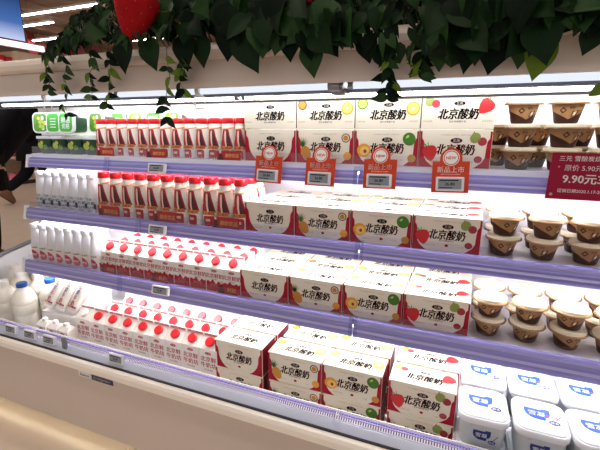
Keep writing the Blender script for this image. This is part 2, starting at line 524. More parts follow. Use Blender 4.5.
def yoghurt_box(kind):
    w, h, d = BW, BH, BD
    b = MB()
    e = 0.0012
    lo = lambda z, k: [(x, y + d / 2, z) for x, y in rrect(w - 2 * k, d - 2 * k, 0.002, 1)]
    b.loft([lo(0, e), lo(e, 0), lo(h - e, 0), lo(h, e)], M_box)
    # side faces are red
    for i, f in enumerate(b.f):
        c = [sum(b.v[j][k] for j in f) / len(f) for k in range(3)]
        if abs(abs(c[0]) - w / 2) < 0.0005:
            b.m[i] = b.mi(M_gap)
    F = lambda u, v: (u, -0.0004, v)
    F2 = lambda u, v: (u, -0.0007, v)
    F3 = lambda u, v: (u, -0.0010, v)
    Tp = lambda u, v: (u, v, h + 0.0004)
    Tp2 = lambda u, v: (u, v, h + 0.0007)
    arts = []
    for s_ in (-1, 1):
        art = MB()
        arts.append(art)
        pts = [(0, 0), (0.052, 0), (0.040, 0.008), (0.030, 0.018), (0.021, 0.032), (0.016, 0.048), (0.0145, 0.068), (0.012, 0.078), (0.006, 0.087), (0.0055, 0.100), (0.0065, 0.104), (0, 0.104)]
        if kind != 'plain':
            pts = [(0, 0), (0.042, 0), (0.034, 0.006), (0.022, 0.016), (0.014, 0.030), (0.0125, 0.060), (0.011, 0.076), (0.0055, 0.084), (0.005, 0.100), (0.006, 0.104), (0, 0.104)]
        art.flat([((-w / 2 + 0.001 + a) if s_ < 0 else (w / 2 - 0.001 - a), z + 0.001) for a, z in (pts if s_ < 0 else pts[::-1])], M_red, F)
    let = MB()
    flet = let
    # front lettering
    let.flat(ell(0.004, 0.079, 0.0165, 0.0075), M_maroon if kind == 'strawberry' else M_ink, F)
    let.text('三元', 0.0105, M_box, lambda u, v: (u + 0.004, -0.0007, v + 0.079), 0, 0.01)
    let.text('北京酸奶', 0.0335, M_maroon, lambda u, v: (u + 0.002, -0.0004, v + 0.0535), 0.25, 0.032, 0.80)
    let.text('滋补发酵酸牛奶', 0.0062, M_maroon, lambda u, v: (u + 0.002, -0.0004, v + 0.0345))
    let.text('THE BEIJING YOGURT · SINCE 1956', 0.0052, M_tanink, lambda u, v: (u, -0.0004, v + 0.0945))
    let.text('净含量 200克', 0.0052, M_tanink, lambda u, v: (u - 0.045, -0.0006, v + 0.018))
    let.text('× 12 瓶', 0.0052, M_tanink, lambda u, v: (u + 0.045, -0.0006, v + 0.018))
    let.flat(ell(0.004, 0.020, 0.0055, 0.0045, 10), M_red, F2)
    # top lettering
    let = MB()
    let.flat(ell(0.004, d * 0.70, 0.0155, 0.0062), M_ink, Tp)
    let.text('三元', 0.009, M_box, lambda u, v: (u + 0.004, v + d * 0.70, h + 0.0007), 0, 0.01)
    let.text('北京酸奶', 0.0325, M_ink, lambda u, v: (u + 0.002, v + d * 0.42, h + 0.0004), 0.25, 0.040, 0.84)
    let.text('滋补发酵酸牛奶', 0.0066, M_ink, lambda u, v: (u + 0.002, v + d * 0.21, h + 0.0004))
    let.text('BEIJING YOGURT', 0.005, M_tanink, lambda u, v: (u, v + d * 0.89, h + 0.0004))
    for sx in (-0.08, 0.08):
        let.text('风味发酵乳', 0.0055, M_tanink, lambda u, v, sx=sx: (u + sx, v + d * 0.22, h + 0.0004))
    frs = []

    class _F:
        def flat(self, poly, m, fn):
            if not self.cur:
                frs.append(MB())
                self.cur = True
            frs[-1].flat(poly, m, fn)
            return self
    fr = _F()
    fr.cur = False

    def sep():
        fr.cur = False

    def orange(u, v, r, fn, fn2):
        fr.flat(ell(u, v, r, r), M_or, fn)
        fr.flat(ell(u, v, r * 0.8, r * 0.8), M_or2, fn2)
        fr.flat(ell(u, v, r * 0.22, r * 0.22, 8), M_box, lambda a, b_: tuple(Vector(fn2(a, b_)) + (Vector((0, -0.0003, 0)) if fn2 is F2 else Vector((0, 0, 0.0003)))))

    def berry(u, v, r, fn, fn2, rot=0.0):
        p = [(0, -1.25), (0.45, -0.9), (0.85, -0.25), (0.98, 0.35), (0.7, 0.8), (0.2, 0.92), (-0.2, 0.92), (-0.7, 0.8), (-0.98, 0.35), (-0.85, -0.25), (-0.45, -0.9)]
        c, s_ = math.cos(rot), math.sin(rot)
        R = lambda a, b_: (u + (a * c - b_ * s_) * r, v + (a * s_ + b_ * c) * r)
        fr.flat([R(a, b_) for a, b_ in p], M_straw, fn)
        for a in range(5):
            t = -1.2 + a * 0.6
            fr.flat([R(0.0, 0.65), R(math.sin(t) * 0.75 - 0.12, 0.85 + math.cos(t) * 0.32), R(math.sin(t) * 0.9, 0.95 + math.cos(t) * 0.5)][::-1], M_leafp, fn2)
    if kind == 'pineapple':
        fr.flat(ell(-0.066, 0.034, 0.017, 0.024, 14, 0.45), M_pine, F2)
        for a in range(7):
            t = -0.9 + a * 0.3
            fr.flat([(-0.080, 0.052), (-0.080 + 0.026 * math.sin(t) + 0.006, 0.052 + 0.034 * math.cos(t)), (-0.073, 0.055)][::-1], M_leafp, F3)
        sep()
        fr.flat(ell(0.072, 0.083, 0.0145, 0.0145), M_pass, F2)
        fr.flat(ell(0.072, 0.083, 0.011, 0.011), M_box, F3)
        fr.flat(ell(0.072, 0.083, 0.0085, 0.0085), M_pine, lambda u, v: (u, -0.0013, v))
        sep()
        fr.flat(ell(0.078, 0.026, 0.013, 0.013), M_or, F2)
        sep()
        fr.flat(ell(-0.078, d * 0.74, 0.016, 0.016), M_pass, Tp)
        fr.flat(ell(-0.078, d * 0.74, 0.012, 0.012), M_pine, Tp2)
        sep()
        orange(0.074, d * 0.62, 0.020, Tp, Tp2)
    if kind == 'lime':
        fr.flat(ell(-0.068, 0.046, 0.022, 0.021), M_or, F2)
        fr.flat(ell(-0.066, 0.044, 0.015, 0.0145), M_or2, F3)
        fr.flat(ell(-0.064, 0.043, 0.005, 0.006, 10), M_pass, lambda u, v: (u, -0.0013, v))
        sep()
        fr.flat(ell(0.070, 0.082, 0.019, 0.020, 14, 0.6), M_lime, F2)
        fr.flat(ell(0.065, 0.089, 0.006, 0.0035, 10, 0.7), M_lime2, F3)  # highlight painted into the printed lime as a paler ellipse
        sep()
        fr.flat(ell(0.080, 0.024, 0.012, 0.012), M_pine, F2)
        sep()
        fr.flat(ell(-0.077, d * 0.74, 0.017, 0.017), M_lime, Tp)
        fr.flat(ell(-0.077, d * 0.74, 0.0135, 0.0135), M_lime2, Tp2)
        sep()
        orange(0.076, d * 0.58, 0.020, Tp, Tp2)
    if kind == 'strawberry':
        berry(-0.068, 0.044, 0.022, F2, F3, 0.2)
        sep()
        fr.flat(ell(0.054, 0.087, 0.014, 0.0155, 14, -0.5), M_fig, F2)
        fr.flat([(0.046, 0.099), (0.050, 0.1065), (0.053, 0.099)], M_fig, F3)
        fr.flat(ell(0.073, 0.077, 0.012, 0.012), M_figr, F2)
        sep()
        fr.flat(ell(0.066, 0.026, 0.011, 0.010), M_figr, F2)
        sep()
        fr.flat(ell(-0.077, d * 0.76, 0.014, 0.014), M_fig, Tp)
        fr.flat(ell(-0.060, d * 0.70, 0.0115, 0.0115), M_figr, Tp2)
        sep()
        berry(0.074, d * 0.62, 0.021, Tp, Tp2, -0.7)
    out = [('carton_body', b.mesh('carton_body'), None), ('front_lettering', flet.mesh('front_lettering'), None), ('top_lettering', let.mesh('top_lettering'), None)]
    out += [('red_corner_print', a.mesh('red_corner_print'), None) for a in arts]
    out += [('fruit_print', a.mesh('fruit_print'), None) for a in frs]
    return out


KINDS = ['plain', 'pineapple', 'lime', 'strawberry']
BOX = {k: yoghurt_box(k) for k in KINDS}
KN = {'plain': 'plain cream and red yoghurt box', 'pineapple': 'pineapple printed yoghurt box', 'lime': 'orange and lime printed yoghurt box', 'strawberry': 'strawberry and fig printed yoghurt box'}
SN = ['top shelf', 'second shelf', 'third shelf', 'bottom deck']


def put_box(k, x, y, z, lab, grp, rot=None):
    place('yoghurt_box', BOX[k], (x, y, z), lab, 'yoghurt box', grp, rot or (0, 0, random.uniform(-0.012, 0.012)))


for c, k in enumerate(KINDS):
    x = -0.723 + 0.2 * c + 0.1
    put_box(k, x, 1.262, 1.2025, KN[k] + ', lower of two on the top shelf', 'boxes on the top shelf')
    put_box(k, x, 1.262 + BH, 1.2025 + BH + 0.0015, KN[k] + ' lying on its back, upper of two on top shelf', 'boxes on the top shelf', (PI / 2, 0, 0))
    x = -0.724 + 0.2 * c + 0.1
    for r in range(3):
        put_box(k, x + 0.004 * r, 1.248 + r * (BD + 0.006), 0.9465, KN[k] + f', {ROW[r]} row of the second shelf', 'boxes on the second shelf')
    x = -0.736 + 0.201 * c + 0.1
    for r in range(3):
        put_box(k, x + 0.003 * r, 1.216 + r * (BD + 0.005), 0.6945, KN[k] + f', {ROW[r]} row of the third shelf', 'boxes on the third shelf')
    x = [-0.686, -0.466, -0.266, -0.049][c]
    for r in range(2):
        for lv in range(2):
            put_box(k, x + 0.006 * r, 1.100 + r * (BD + 0.014), 0.3425 + lv * (BH + 0.001), KN[k] + f', {["lower", "upper"][lv]} one in {ROW[r]} row of bottom deck', 'boxes on the bottom deck')

# ------------------------------------------------------------------ bottles
M_milk = mat('milky_plastic', 'f1ece4', 0.3, var=0.02)
M_milk2 = mat('cold_white_plastic', 'e9ebf0', 0.3, var=0.02)
M_cap = mat('red_cap_plastic', 'd3101f', 0.35, var=0.04)
M_lred = mat('label_red', 'b01526', 0.4, var=0.12, scale=120)
M_ldark = mat('label_dark_maroon', '4f1020', 0.45, var=0.1, scale=120)
M_skin = mat('label_pale_figure', 'e8c8b4', 0.5, var=0.1, scale=100)
M_gold = mat('label_gold', 'd9a24a', 0.4, var=0.15, scale=300)
M_tan = mat('label_orange_ring', 'e2a672', 0.45, var=0.1)


def wrap_patch(mb, rf, zs, us, m, off=0.0005, n=6, fa=0.0):
    """strip patch on a surface of revolution; us: (u0,u1) metres of arc per z level; front is -y"""
    loops = []
    for z, (u0, u1) in zip(zs, us):
        r = rf(z) + off
        loops.append([(r * math.sin((u0 + (u1 - u0) * i / n) / r + fa), -r * math.cos((u0 + (u1 - u0) * i / n) / r + fa), z) for i in range(n + 1)])
    mb.loft(loops, m, False, False, close=False)


def prof_fn(prof):
    def f(z):
        for (r0, z0), (r1, z1) in zip(prof[:-1], prof[1:]):
            if z0 <= z <= z1 and z1 > z0:
                return r0 + (r1 - r0) * (z - z0) / (z1 - z0)
        return prof[-1][0]
    return f


def red_bottle(H, R):
    p = [(R * 0.90, 0), (R, 0.004), (R, 0.30 * H), (R * 0.99, 0.42 * H), (R * 0.94, 0.56 * H), (R * 0.90, 0.68 * H), (R * 0.82, 0.78 * H), (R * 0.72, 0.85 * H), (R * 0.68, 0.865 * H)]
    rf = prof_fn(p)
    b = MB().lathe(p, M_milk, 20)
    cap = MB().lathe([(R * 0.76, 0.866 * H), (R * 0.79, 0.875 * H), (R * 0.79, 0.985 * H), (R * 0.73, H)], M_cap, 18)
    # shrink label: flared red figure, gold word, red foot
    l = MB()
    wrap_patch(l, rf, [0.30 * H, 0.42 * H, 0.56 * H, 0.68 * H, 0.725 * H], [(-R * 1.05, R * 1.05), (-R * 0.86, R * 0.86), (-R * 0.62, R * 0.62), (-R * 0.48, R * 0.48), (-R * 0.40, R * 0.40)], M_lred, 0.0005)
    wrap_patch(l, rf, [0.30 * H, 0.42 * H, 0.56 * H, 0.66 * H], [(R * 0.08, R * 0.90), (R * 0.05, R * 0.72), (R * 0.05, R * 0.46), (R * 0.08, R * 0.26)], M_ldark, 0.0009)
    wrap_patch(l, rf, [0.30 * H, 0.45 * H, 0.58 * H, 0.655 * H, 0.70 * H], [(R * 0.02, R * 0.22), (-R * 0.12, R * 0.10), (-R * 0.16, R * 0.12), (-R * 0.14, R * 0.12), (-R * 0.05, R * 0.05)], M_skin, 0.0013)
    us = []
    wrap_patch(l, rf, [0.255 * H, 0.28 * H, 0.305 * H, 0.33 * H], [(-R * 0.7, R * 0.95), (-R * 0.95, R * 0.85), (-R * 0.85, R * 0.98), (-R * 0.6, R * 0.75)], M_gold, 0.0017)
    fn = lambda u, v: (lambda r: (r * math.sin(u / r), -r * math.cos(u / r), 0.29 * H + v))(rf(0.29 * H) + 0.0021)
    l.text('北京酸奶', R * 0.42, M_lred, fn, 0.2, 0.02)
    wrap_patch(l, rf, [0.02 * H, 0.10 * H, 0.21 * H, 0.235 * H], [(-R * 0.62, R * 0.62), (-R * 0.66, R * 0.66), (-R * 0.66, R * 0.66), (-R * 0.4, R * 0.4)], M_lred, 0.0005)
    wrap_patch(l, rf, [0.12 * H, 0.17 * H], [(-R * 0.3, R * 0.3), (-R * 0.3, R * 0.3)], M_skin, 0.0009)
    ring = MB()
    pts = []
    for i in range(21):
        a = 2 * PI * i / 20
        z = 0.755 * H + 0.022 * H * math.sin(a + 0.6)
        r = rf(z) + 0.0004
        pts.append((r * math.cos(a), r * math.sin(a), z))
    ring.tube(pts, 0.0023, M_tan, 5)
    return [('bottle_body', b.mesh('bottle_body', True, 50), None), ('cap', cap.mesh('cap', True, 40), None), ('shrink_label', l.mesh('shrink_label', True, 60), None), ('swirl_band', ring.mesh('swirl_band', True), 'shrink_label')]


def white_bottle(H, R, pink):
    p = [(R * 0.85, 0), (R, 0.006), (R, 0.30 * H), (R * 0.97, 0.45 * H), (R * 0.86, 0.62 * H), (R * 0.72, 0.76 * H), (R * 0.62, 0.84 * H), (R * 0.66, 0.865 * H)]
    rf = prof_fn(p)
    b = MB().lathe(p, M_milk2, 20)
    cap = MB().lathe([(R * 0.70, 0.868 * H), (R * 0.74, 0.875 * H), (R * 0.74, 0.985 * H), (R * 0.68, H)], M_milk2, 18)
    l = MB()
    wp = mat('pale_label_film', 'd3d9e2', 0.4, var=0.05)
    wrap_patch(l, rf, [0.03 * H, 0.30 * H, 0.40 * H], [(-R * 1.4, R * 1.4)] * 3, wp if not pink else M_milk, 0.0003, 10)

    def fn(z0, u0=0.0):
        return lambda u, v: (lambda r: (r * math.sin((u + u0) / r), -r * math.cos((u + u0) / r), z0 + v))(rf(z0) + 0.0008)
    if pink:
        mp = mat('label_pink', 'c2305a', 0.4, var=0.1, scale=200)
        ov = ell(0, 0, R * 0.60, 0.085 * H, 14)
        r_ = R + 0.0007
        l.flat([(r_ * math.sin(u / r_), -r_ * math.cos(u / r_), 0.17 * H + v) if True else 0 for u, v in ov], mp, lambda a, b_: (0, 0, 0)) if False else None
        wrap_patch(l, rf, [0.05 * H, 0.10 * H, 0.17 * H, 0.25 * H, 0.30 * H], [(-R * 0.2, R * 0.6), (-R * 0.6, R * 0.86), (-R * 0.82, R * 0.82), (-R * 0.76, R * 0.55), (-R * 0.5, R * 0.1)], mp, 0.0007)
        l.text('纯酸奶', R * 0.42, M_milk, fn(0.17 * H), 0.1, 0.02)
        l.text('三元 鲜酪乳', R * 0.34, M_ink, fn(0.36 * H), 0, 0.01)
    else:
        l.text('三元', R * 0.5, M_ink, fn(0.37 * H), 0, 0.02)
        l.text('鲜牛奶', R * 0.62, mat('label_slate', '3d4a5c', 0.5), fn(0.27 * H), 0, 0.03)
        l.text('巴氏杀菌', R * 0.42, mat('label_slate', '3d4a5c', 0.5), fn(0.17 * H), 0, 0.02)
        l.text('250ml', R * 0.4, mat('label_slate', '3d4a5c', 0.5), fn(0.09 * H), 0, 0.02)
        wrap_patch(l, rf, [0.12 * H, 0.25 * H], [(R * 0.72, R * 1.1)] * 2, mat('label_slate', '3d4a5c', 0.5), 0.0006)
    return [('bottle_body', b.mesh('bottle_body', True, 50), None), ('cap', cap.mesh('cap', True, 40), None), ('label_print', l.mesh('label_print', True, 60), None)]


RB1 = red_bottle(0.150, 0.0268)
RB2 = red_bottle(0.187, 0.0318)
WB2 = white_bottle(0.176, 0.0255, False)
WB3 = white_bottle(0.180, 0.0262, True)
for r in range(3):
    for i in range(13):
        place('drink_bottle', RB1, (-1.424 + 0.0563 * i + random.uniform(-0.001, 0.001), 1.287 + r * 0.056, 1.2025), f'small red-capped yoghurt bottle, {ORD[i]} from left, {ROW[r]} row of top shelf', 'bottle', 'red capped bottles on the top shelf', (0, 0, random.uniform(-0.12, 0.12)))
    for i in range(11):
        place('drink_bottle', RB2, (-1.425 + 0.0677 * i + random.uniform(-0.001, 0.001), 1.268 + r * 0.067, 0.9465), f'tall red-capped yoghurt bottle, {ORD[i]} from left, {ROW[r]} row of second shelf', 'bottle', 'red capped bottles on the second shelf', (0, 0, random.uniform(-0.15, 0.15)))
    for i in range(7):
        place('milk_bottle', WB2, (-1.822 + 0.0540 * i, 1.262 + r * 0.055, 0.9465), f'white milk bottle with grey print, {ORD[i]} from left, {ROW[r]} row of second shelf', 'bottle', 'white bottles on the second shelf', (0, 0, random.uniform(-0.1, 0.1)))
for r in range(2):
    for i in range(8):
        place('milk_bottle', WB3, (-1.872 + 0.0556 * i, 1.232 + r * 0.057, 0.6945), f'white bottle with pink oval, {ORD[i]} from left, {ROW[r]} row of third shelf', 'bottle', 'white bottles on the third shelf', (0, 0, random.uniform(-0.12, 0.12)))

# card strips that hold the bottles together
def pack_strip(w, h):
    b = MB().box(-w / 2, w / 2, -0.0012, 0, 0, h, M_lred)
    a = MB()
    F = lambda u, v: (u, -0.0016, v)
    a.flat([(-w / 2 + 0.004, 0.001), (-w / 2 + 0.03, 0.001), (-w / 2 + 0.02, h * 0.75), (-w / 2 + 0.012, h * 0.75)], M_ldark, F)
    a.flat(ell(-w / 2 + 0.016, h * 0.86, 0.005, 0.006, 10), M_skin, F)
    a.text('酸奶饮品', h * 0.42, M_gold, lambda u, v: (u + 0.014, -0.0016, v + h * 0.5), 0.2, 0.03)
    return [('card', b.mesh('card'), None), ('card_print', a.mesh('card_print'), 'card')]


PS1 = pack_strip(0.100, 0.034)
PS2 = pack_strip(0.118, 0.046)
for i, (x, w) in enumerate([(-1.385, 1), (-1.118, 1), (-0.786, 1)]):
    place('pack_strip', PS1, (x, 1.2535, 1.2025), f'red card strip across bottle feet, {ORD[i]} from left on top shelf', 'card strip', 'red card strips')
for i, x in enumerate([-1.385, -1.085, -0.800]):
    place('pack_strip', PS2, (x, 1.2345, 0.9465), f'red card strip across bottle feet, {ORD[i]} from left on second shelf', 'card strip', 'red card strips')

# ------------------------------------------------------------------ gable cartons
M_cart = mat('white_carton_board', 'f1ece6', 0.4, var=0.02)
M_cpink = mat('carton_pink_print', 'c98d8c', 0.5, var=0.06)
M_cred = mat('carton_lettering_red', 'b3303f', 0.45, var=0.06)


def gable(w, hf, style, capm):
    d = w
    rise, top = 0.033, 0.013
    b = MB()
    e = 0.001
    lo = lambda z, k: [(-w / 2 + k, k, z), (w / 2 - k, k, z), (w / 2 - k, d - k, z), (-w / 2 + k, d - k, z)]
    b.loft([lo(0, e), lo(e, 0), lo(hf, 0)], M_cart, True, False)
    zr = hf + rise
    ym0, ym1 = d / 2 - 0.002, d / 2 + 0.002
    b.add([(-w / 2, 0, hf), (w / 2, 0, hf), (w / 2, ym0, zr), (-w / 2, ym0, zr)], [(0, 1, 2, 3)], M_cart)
    b.add([(w / 2, d, hf), (-w / 2, d, hf), (-w / 2, ym1, zr), (w / 2, ym1, zr)], [(0, 1, 2, 3)], M_cart)
    for s_ in (-1, 1):
        b.add([(s_ * w / 2, 0, hf), (s_ * w / 2, d, hf), (s_ * (w / 2 - 0.012), d / 2, zr - 0.004)], [(0, 1, 2)] if s_ > 0 else [(0, 2, 1)], M_cart)
        b.add([(s_ * w / 2, 0, hf), (s_ * w / 2, ym0, zr), (s_ * (w / 2 - 0.012), d / 2, zr - 0.004)], [(0, 2, 1)] if s_ > 0 else [(0, 1, 2)], M_cart)
        b.add([(s_ * w / 2, d, hf), (s_ * w / 2, ym1, zr), (s_ * (w / 2 - 0.012), d / 2, zr - 0.004)], [(0, 1, 2)] if s_ > 0 else [(0, 2, 1)], M_cart)
    fin = MB().box(-w / 2 + 0.0005, w / 2 - 0.0005, ym0, ym1, zr - 0.003, zr + top, M_cart)
    fin.flat([(-w / 2 + 0.004, 0.003), (w / 2 - 0.004, 0.003), (w / 2 - 0.004, top - 0.002), (-w / 2 + 0.004, top - 0.002)], M_cpink, lambda u, v: (u, ym0 - 0.0004, zr + v))
    fin.text('新鲜每一天', 0.007, M_cart, lambda u, v: (u, ym0 - 0.0007, zr + top / 2 + v))
    # cap on the front slope
    nrm = Vector((0, -rise, ym0)).normalized()
    ctr = Vector((0, ym0 * 0.58, hf + rise * 0.58))
    cp = MB()
    rot = Vector((0, 0, 1)).rotation_difference(nrm).to_matrix()
    t = MB().lathe([(0.0180, 0), (0.0186, 0.002), (0.0186, 0.010), (0.0162, 0.0125)], capm, 16)
    cp.add([rot @ Vector(v) + ctr + nrm * 0.0002 for v in t.v], t.f, capm)
    # print
    p = MB()
    F = lambda u, v: (u, -0.0004, v)
    F2 = lambda u, v: (u, -0.0008, v)
    if style == 'wavy':
        k = 14
        wv = []
        for i in range(k + 1):
            u = -w / 2 + 0.001 + (w - 0.002) * i / k
            wv.append((u, 0.040 + 0.006 * math.sin(i * 1.35) - 0.004 * math.cos(i * 0.7)))
        p.flat([(w / 2 - 0.001, 0.001)] + wv[::-1] + [(-w / 2 + 0.001, 0.001)], M_lred, F)
        p.text('鲜牛奶', 0.014, M_cpink, lambda u, v: (u, -0.0008, 0.026 + v))
        p.flat(ell(0, hf - 0.012, 0.013, 0.0055, 14), M_lred, F)
        p.text('三元', 0.008, M_cart, lambda u, v: (u, -0.0008, hf - 0.012 + v))
        p.text('北京鲜奶', 0.0205, M_cred, lambda u, v: (u, -0.0004, hf - 0.032 + v), 0.05, 0.025)
        p.text('巴氏杀菌乳', 0.0055, M_cred, lambda u, v: (u, -0.0004, hf - 0.0465 + v))
    else:
        p.flat(ell(0, hf - 0.016, 0.014, 0.006, 14), M_lred, F)
        p.text('三元', 0.009, M_cart, lambda u, v: (u, -0.0008, hf - 0.016 + v))
        p.text('北京鲜', 0.0235, M_cred, lambda u, v: (u, -0.0004, hf - 0.040 + v), 0.0, 0.025)
        p.text('牛奶坊', 0.0235, M_cred, lambda u, v: (u, -0.0004, hf - 0.065 + v), 0.0, 0.025)
        p.text('巴氏杀菌乳', 0.008, M_ink, lambda u, v: (u, -0.0004, hf - 0.086 + v))
        p.flat([(-w / 2 + 0.004, 0.01), (w / 2 - 0.004, 0.01), (w / 2 - 0.004, 0.05), (-w / 2 + 0.004, 0.05)], M_lred, F)
    return [('carton_body', b.mesh('carton_body'), None), ('top_fin', fin.mesh('top_fin'), None), ('screw_cap', cp.mesh('screw_cap', True, 40), None), ('printing', p.mesh('printing'), None)]


M_wcap = mat('white_cap_plastic', 'eceae8', 0.35, var=0.02)
G3 = gable(0.0765, 0.096, 'wavy', M_cap)
G4 = gable(0.0785, 0.168, 'plain', M_cap)
G4w = gable(0.0785, 0.168, 'plain', M_wcap)
for r in range(3):
    for i in range(9):
        place('milk_carton', G3, (-1.398 + 0.0781 * i, 1.216 + r * 0.079, 0.6945), f'half-red gable milk carton, {ORD[i]} from left, {ROW[r]} row of third shelf', 'milk carton', 'gable cartons on the third shelf', (0, 0, random.uniform(-0.02, 0.02)))
    for i in range(8):
        place('milk_carton', G4, (-1.384 + 0.0810 * i + 0.004 * r, 1.100 + r * 0.083, 0.3425), f'white gable milk carton, {ORD[i]} red cap from left, {ROW[r]} row of bottom deck', 'milk carton', 'gable cartons on the bottom deck', (0, 0, random.uniform(-0.03, 0.03)))
place('milk_carton', G4w, (-1.467, 1.102, 0.3425), 'white gable milk carton with a white cap at left of red-capped ones', 'milk carton', 'gable cartons on the bottom deck', (0, 0, 0.03))
for i in range(3):
    w3 = MB().box(-0.045, 0.045, -0.0012, 0, 0, 0.040, M_lred)
    a3 = MB().flat([(-0.041, 0.001), (-0.012, 0.001), (-0.022, 0.036), (-0.03, 0.036)], M_ldark, lambda u, v: (u, -0.0016, v))
    a3.flat(ell(-0.026, 0.043, 0.006, 0.007, 10), M_skin, lambda u, v: (u, -0.0016, v))
    a3.text('鲜奶', 0.020, M_gold, lambda u, v: (u + 0.018, -0.0016, v + 0.018), 0.2, 0.03)
    place('pack_strip', [('card', w3.mesh('card'), None), ('card_print', a3.mesh('card_print'), 'card')], ([-1.405, -1.12, -0.79][i], 1.2115, 0.6945), f'red card strip across carton feet, {ORD[i]} from left on third shelf', 'card strip', 'red card strips')

# ------------------------------------------------------------------ dessert cups
M_tanc = mat('cup_tan', 'a27a52', 0.4, 0.3, var=0.08, scale=60)
M_brown = mat('cup_dark_brown', '3a1a12', 0.4, 0.3, var=0.2, scale=80)
M_lid = mat('cup_lid_cream', 'ddd0b8', 0.3, var=0.03)
M_rimc = mat('cup_rim_tan', '9a7a55', 0.2, var=0.05, coat=0.5)


def cup():
    p = [(0.0255, 0), (0.0285, 0.003), (0.0385, 0.050)]
    rf = prof_fn(p)
    b = MB().lathe(p, M_brown, 24)
    band = MB()
    # tan wrap with a deep V dip front and back
    n = 32
    lo0, lo1 = [], []
    for i in range(n + 1):
        a = 2 * PI * i / n
        t = abs(((a / PI) % 1) - 0.5) * 2      # 0 at the sides .. 1 at front/back
        z0 = 0.036 - 0.025 * max(0, t) ** 1.2
        for lo, z in ((lo0, z0), (lo1, 0.0498)):
            r = rf(z) + 0.0004
            lo.append((r * math.sin(a), -r * math.cos(a), z))
    band.loft([lo0, lo1], M_tanc, False, False, close=False)
    ar = MB()
    fnc = lambda z0, u0: (lambda u, v: (lambda r: (r * math.sin((u + u0) / r), -r * math.cos((u + u0) / r), z0 + v))(rf(z0 + v) + 0.0009))
    sq = [(-0.0085, 0), (0, -0.0085), (0.0085, 0), (0, 0.0085)]
    f = fnc(0.034, -0.014)
    ar.flat([(a * 1.0, b_) for a, b_ in sq], M_brown, f)
    f2 = fnc(0.026, 0.012)
    ar.flat([(-0.008, -0.008), (0.004, -0.010), (0.011, 0.008), (-0.004, 0.006)], M_brown, f2)
    ar.flat([(-0.003, -0.004), (0.002, -0.004), (0.005, 0.004), (-0.001, 0.003)], M_lid, lambda u, v: tuple(Vector(f2(u, v)) * 1.0 + Vector((0, -0.0004, 0))))
    ar.text('三元', 0.0042, M_tanc, lambda u, v: tuple(Vector(f(u, v)) + Vector((0, -0.0004, 0))))
    ar.text('炭烧', 0.007, M_brown, fnc(0.040, 0.006))
    lid = MB().lathe([(0.0392, 0.0505), (0.050, 0.0495), (0.0505, 0.0515), (0.0495, 0.054), (0.046, 0.0545)], M_rimc, 28, cap0=True, cap1=False)
    lid.lathe([(0.046, 0.0545), (0.0455, 0.0605), (0.044, 0.0625)], M_lid, 28, cap0=False)
    lt = MB()
    lt.text('炭烧风味', 0.011, M_tanink, lambda u, v: (u, v + 0.006, 0.0629))
    lt.text('dessert', 0.008, M_pale, lambda u, v: (u, v - 0.012, 0.0629))
    return [('cup_body', b.mesh('cup_body', True, 40), None), ('tan_sleeve', band.mesh('tan_sleeve', True), 'cup_body'), ('cup_print', ar.mesh('cup_print'), 'cup_body'), ('lid', lid.mesh('lid', True, 35), None), ('lid_print', lt.mesh('lid_print'), 'lid')]


CUP = cup()
CH = 0.0632
for (n, z, y0, x0, lv, rows, sp) in [(0, 1.2025, 1.300, 0.147, 3, 2, 0.107), (1, 0.9465, 1.292, 0.137, 2, 2, 0.1065), (2, 0.6945, 1.262, 0.120, 2, 2, 0.1055)]:
    for r in range(rows):
        for c in range(4):
            for l_ in range(lv):
                nm = [['bottom', 'top'], ['bottom', 'middle', 'top']][0 if (n == 0 and r == 1) else lv - 2][min(l_, 1 if (n == 0 and r == 1) else 2)]
                jx, jy = random.uniform(-0.0015, 0.0015), random.uniform(-0.0015, 0.0015)
                if n == 0 and r == 1 and l_ == 2:
                    continue
                place('dessert_cup', CUP, (x0 + sp * c - (0.05 if n == 0 else 0.0) * r + jx * l_, y0 + r * 0.108 + jy * l_, z + l_ * CH), f'brown dessert cup, {nm} of {ORD[c]} stack from left, {ROW[r]} row, {SN[n]}', 'dessert cup', 'stacked dessert cups', (0, 0, random.uniform(-0.5, 0.5)))

# ------------------------------------------------------------------ white tubs with blue logo
M_tub = mat('white_tub_plastic', 'e9ecf4', 0.3, var=0.02)
M_tubb = mat('frosted_tub_body', 'c9cfd0', 0.3, var=0.04)
M_blue = mat('tub_logo_blue', '1c50b8', 0.4, var=0.08)
M_navy = mat('tub_logo_navy', '1d2f78', 0.4, var=0.08)
M_pinkp = mat('tub_pink_print', 'd0426a', 0.4, var=0.08)


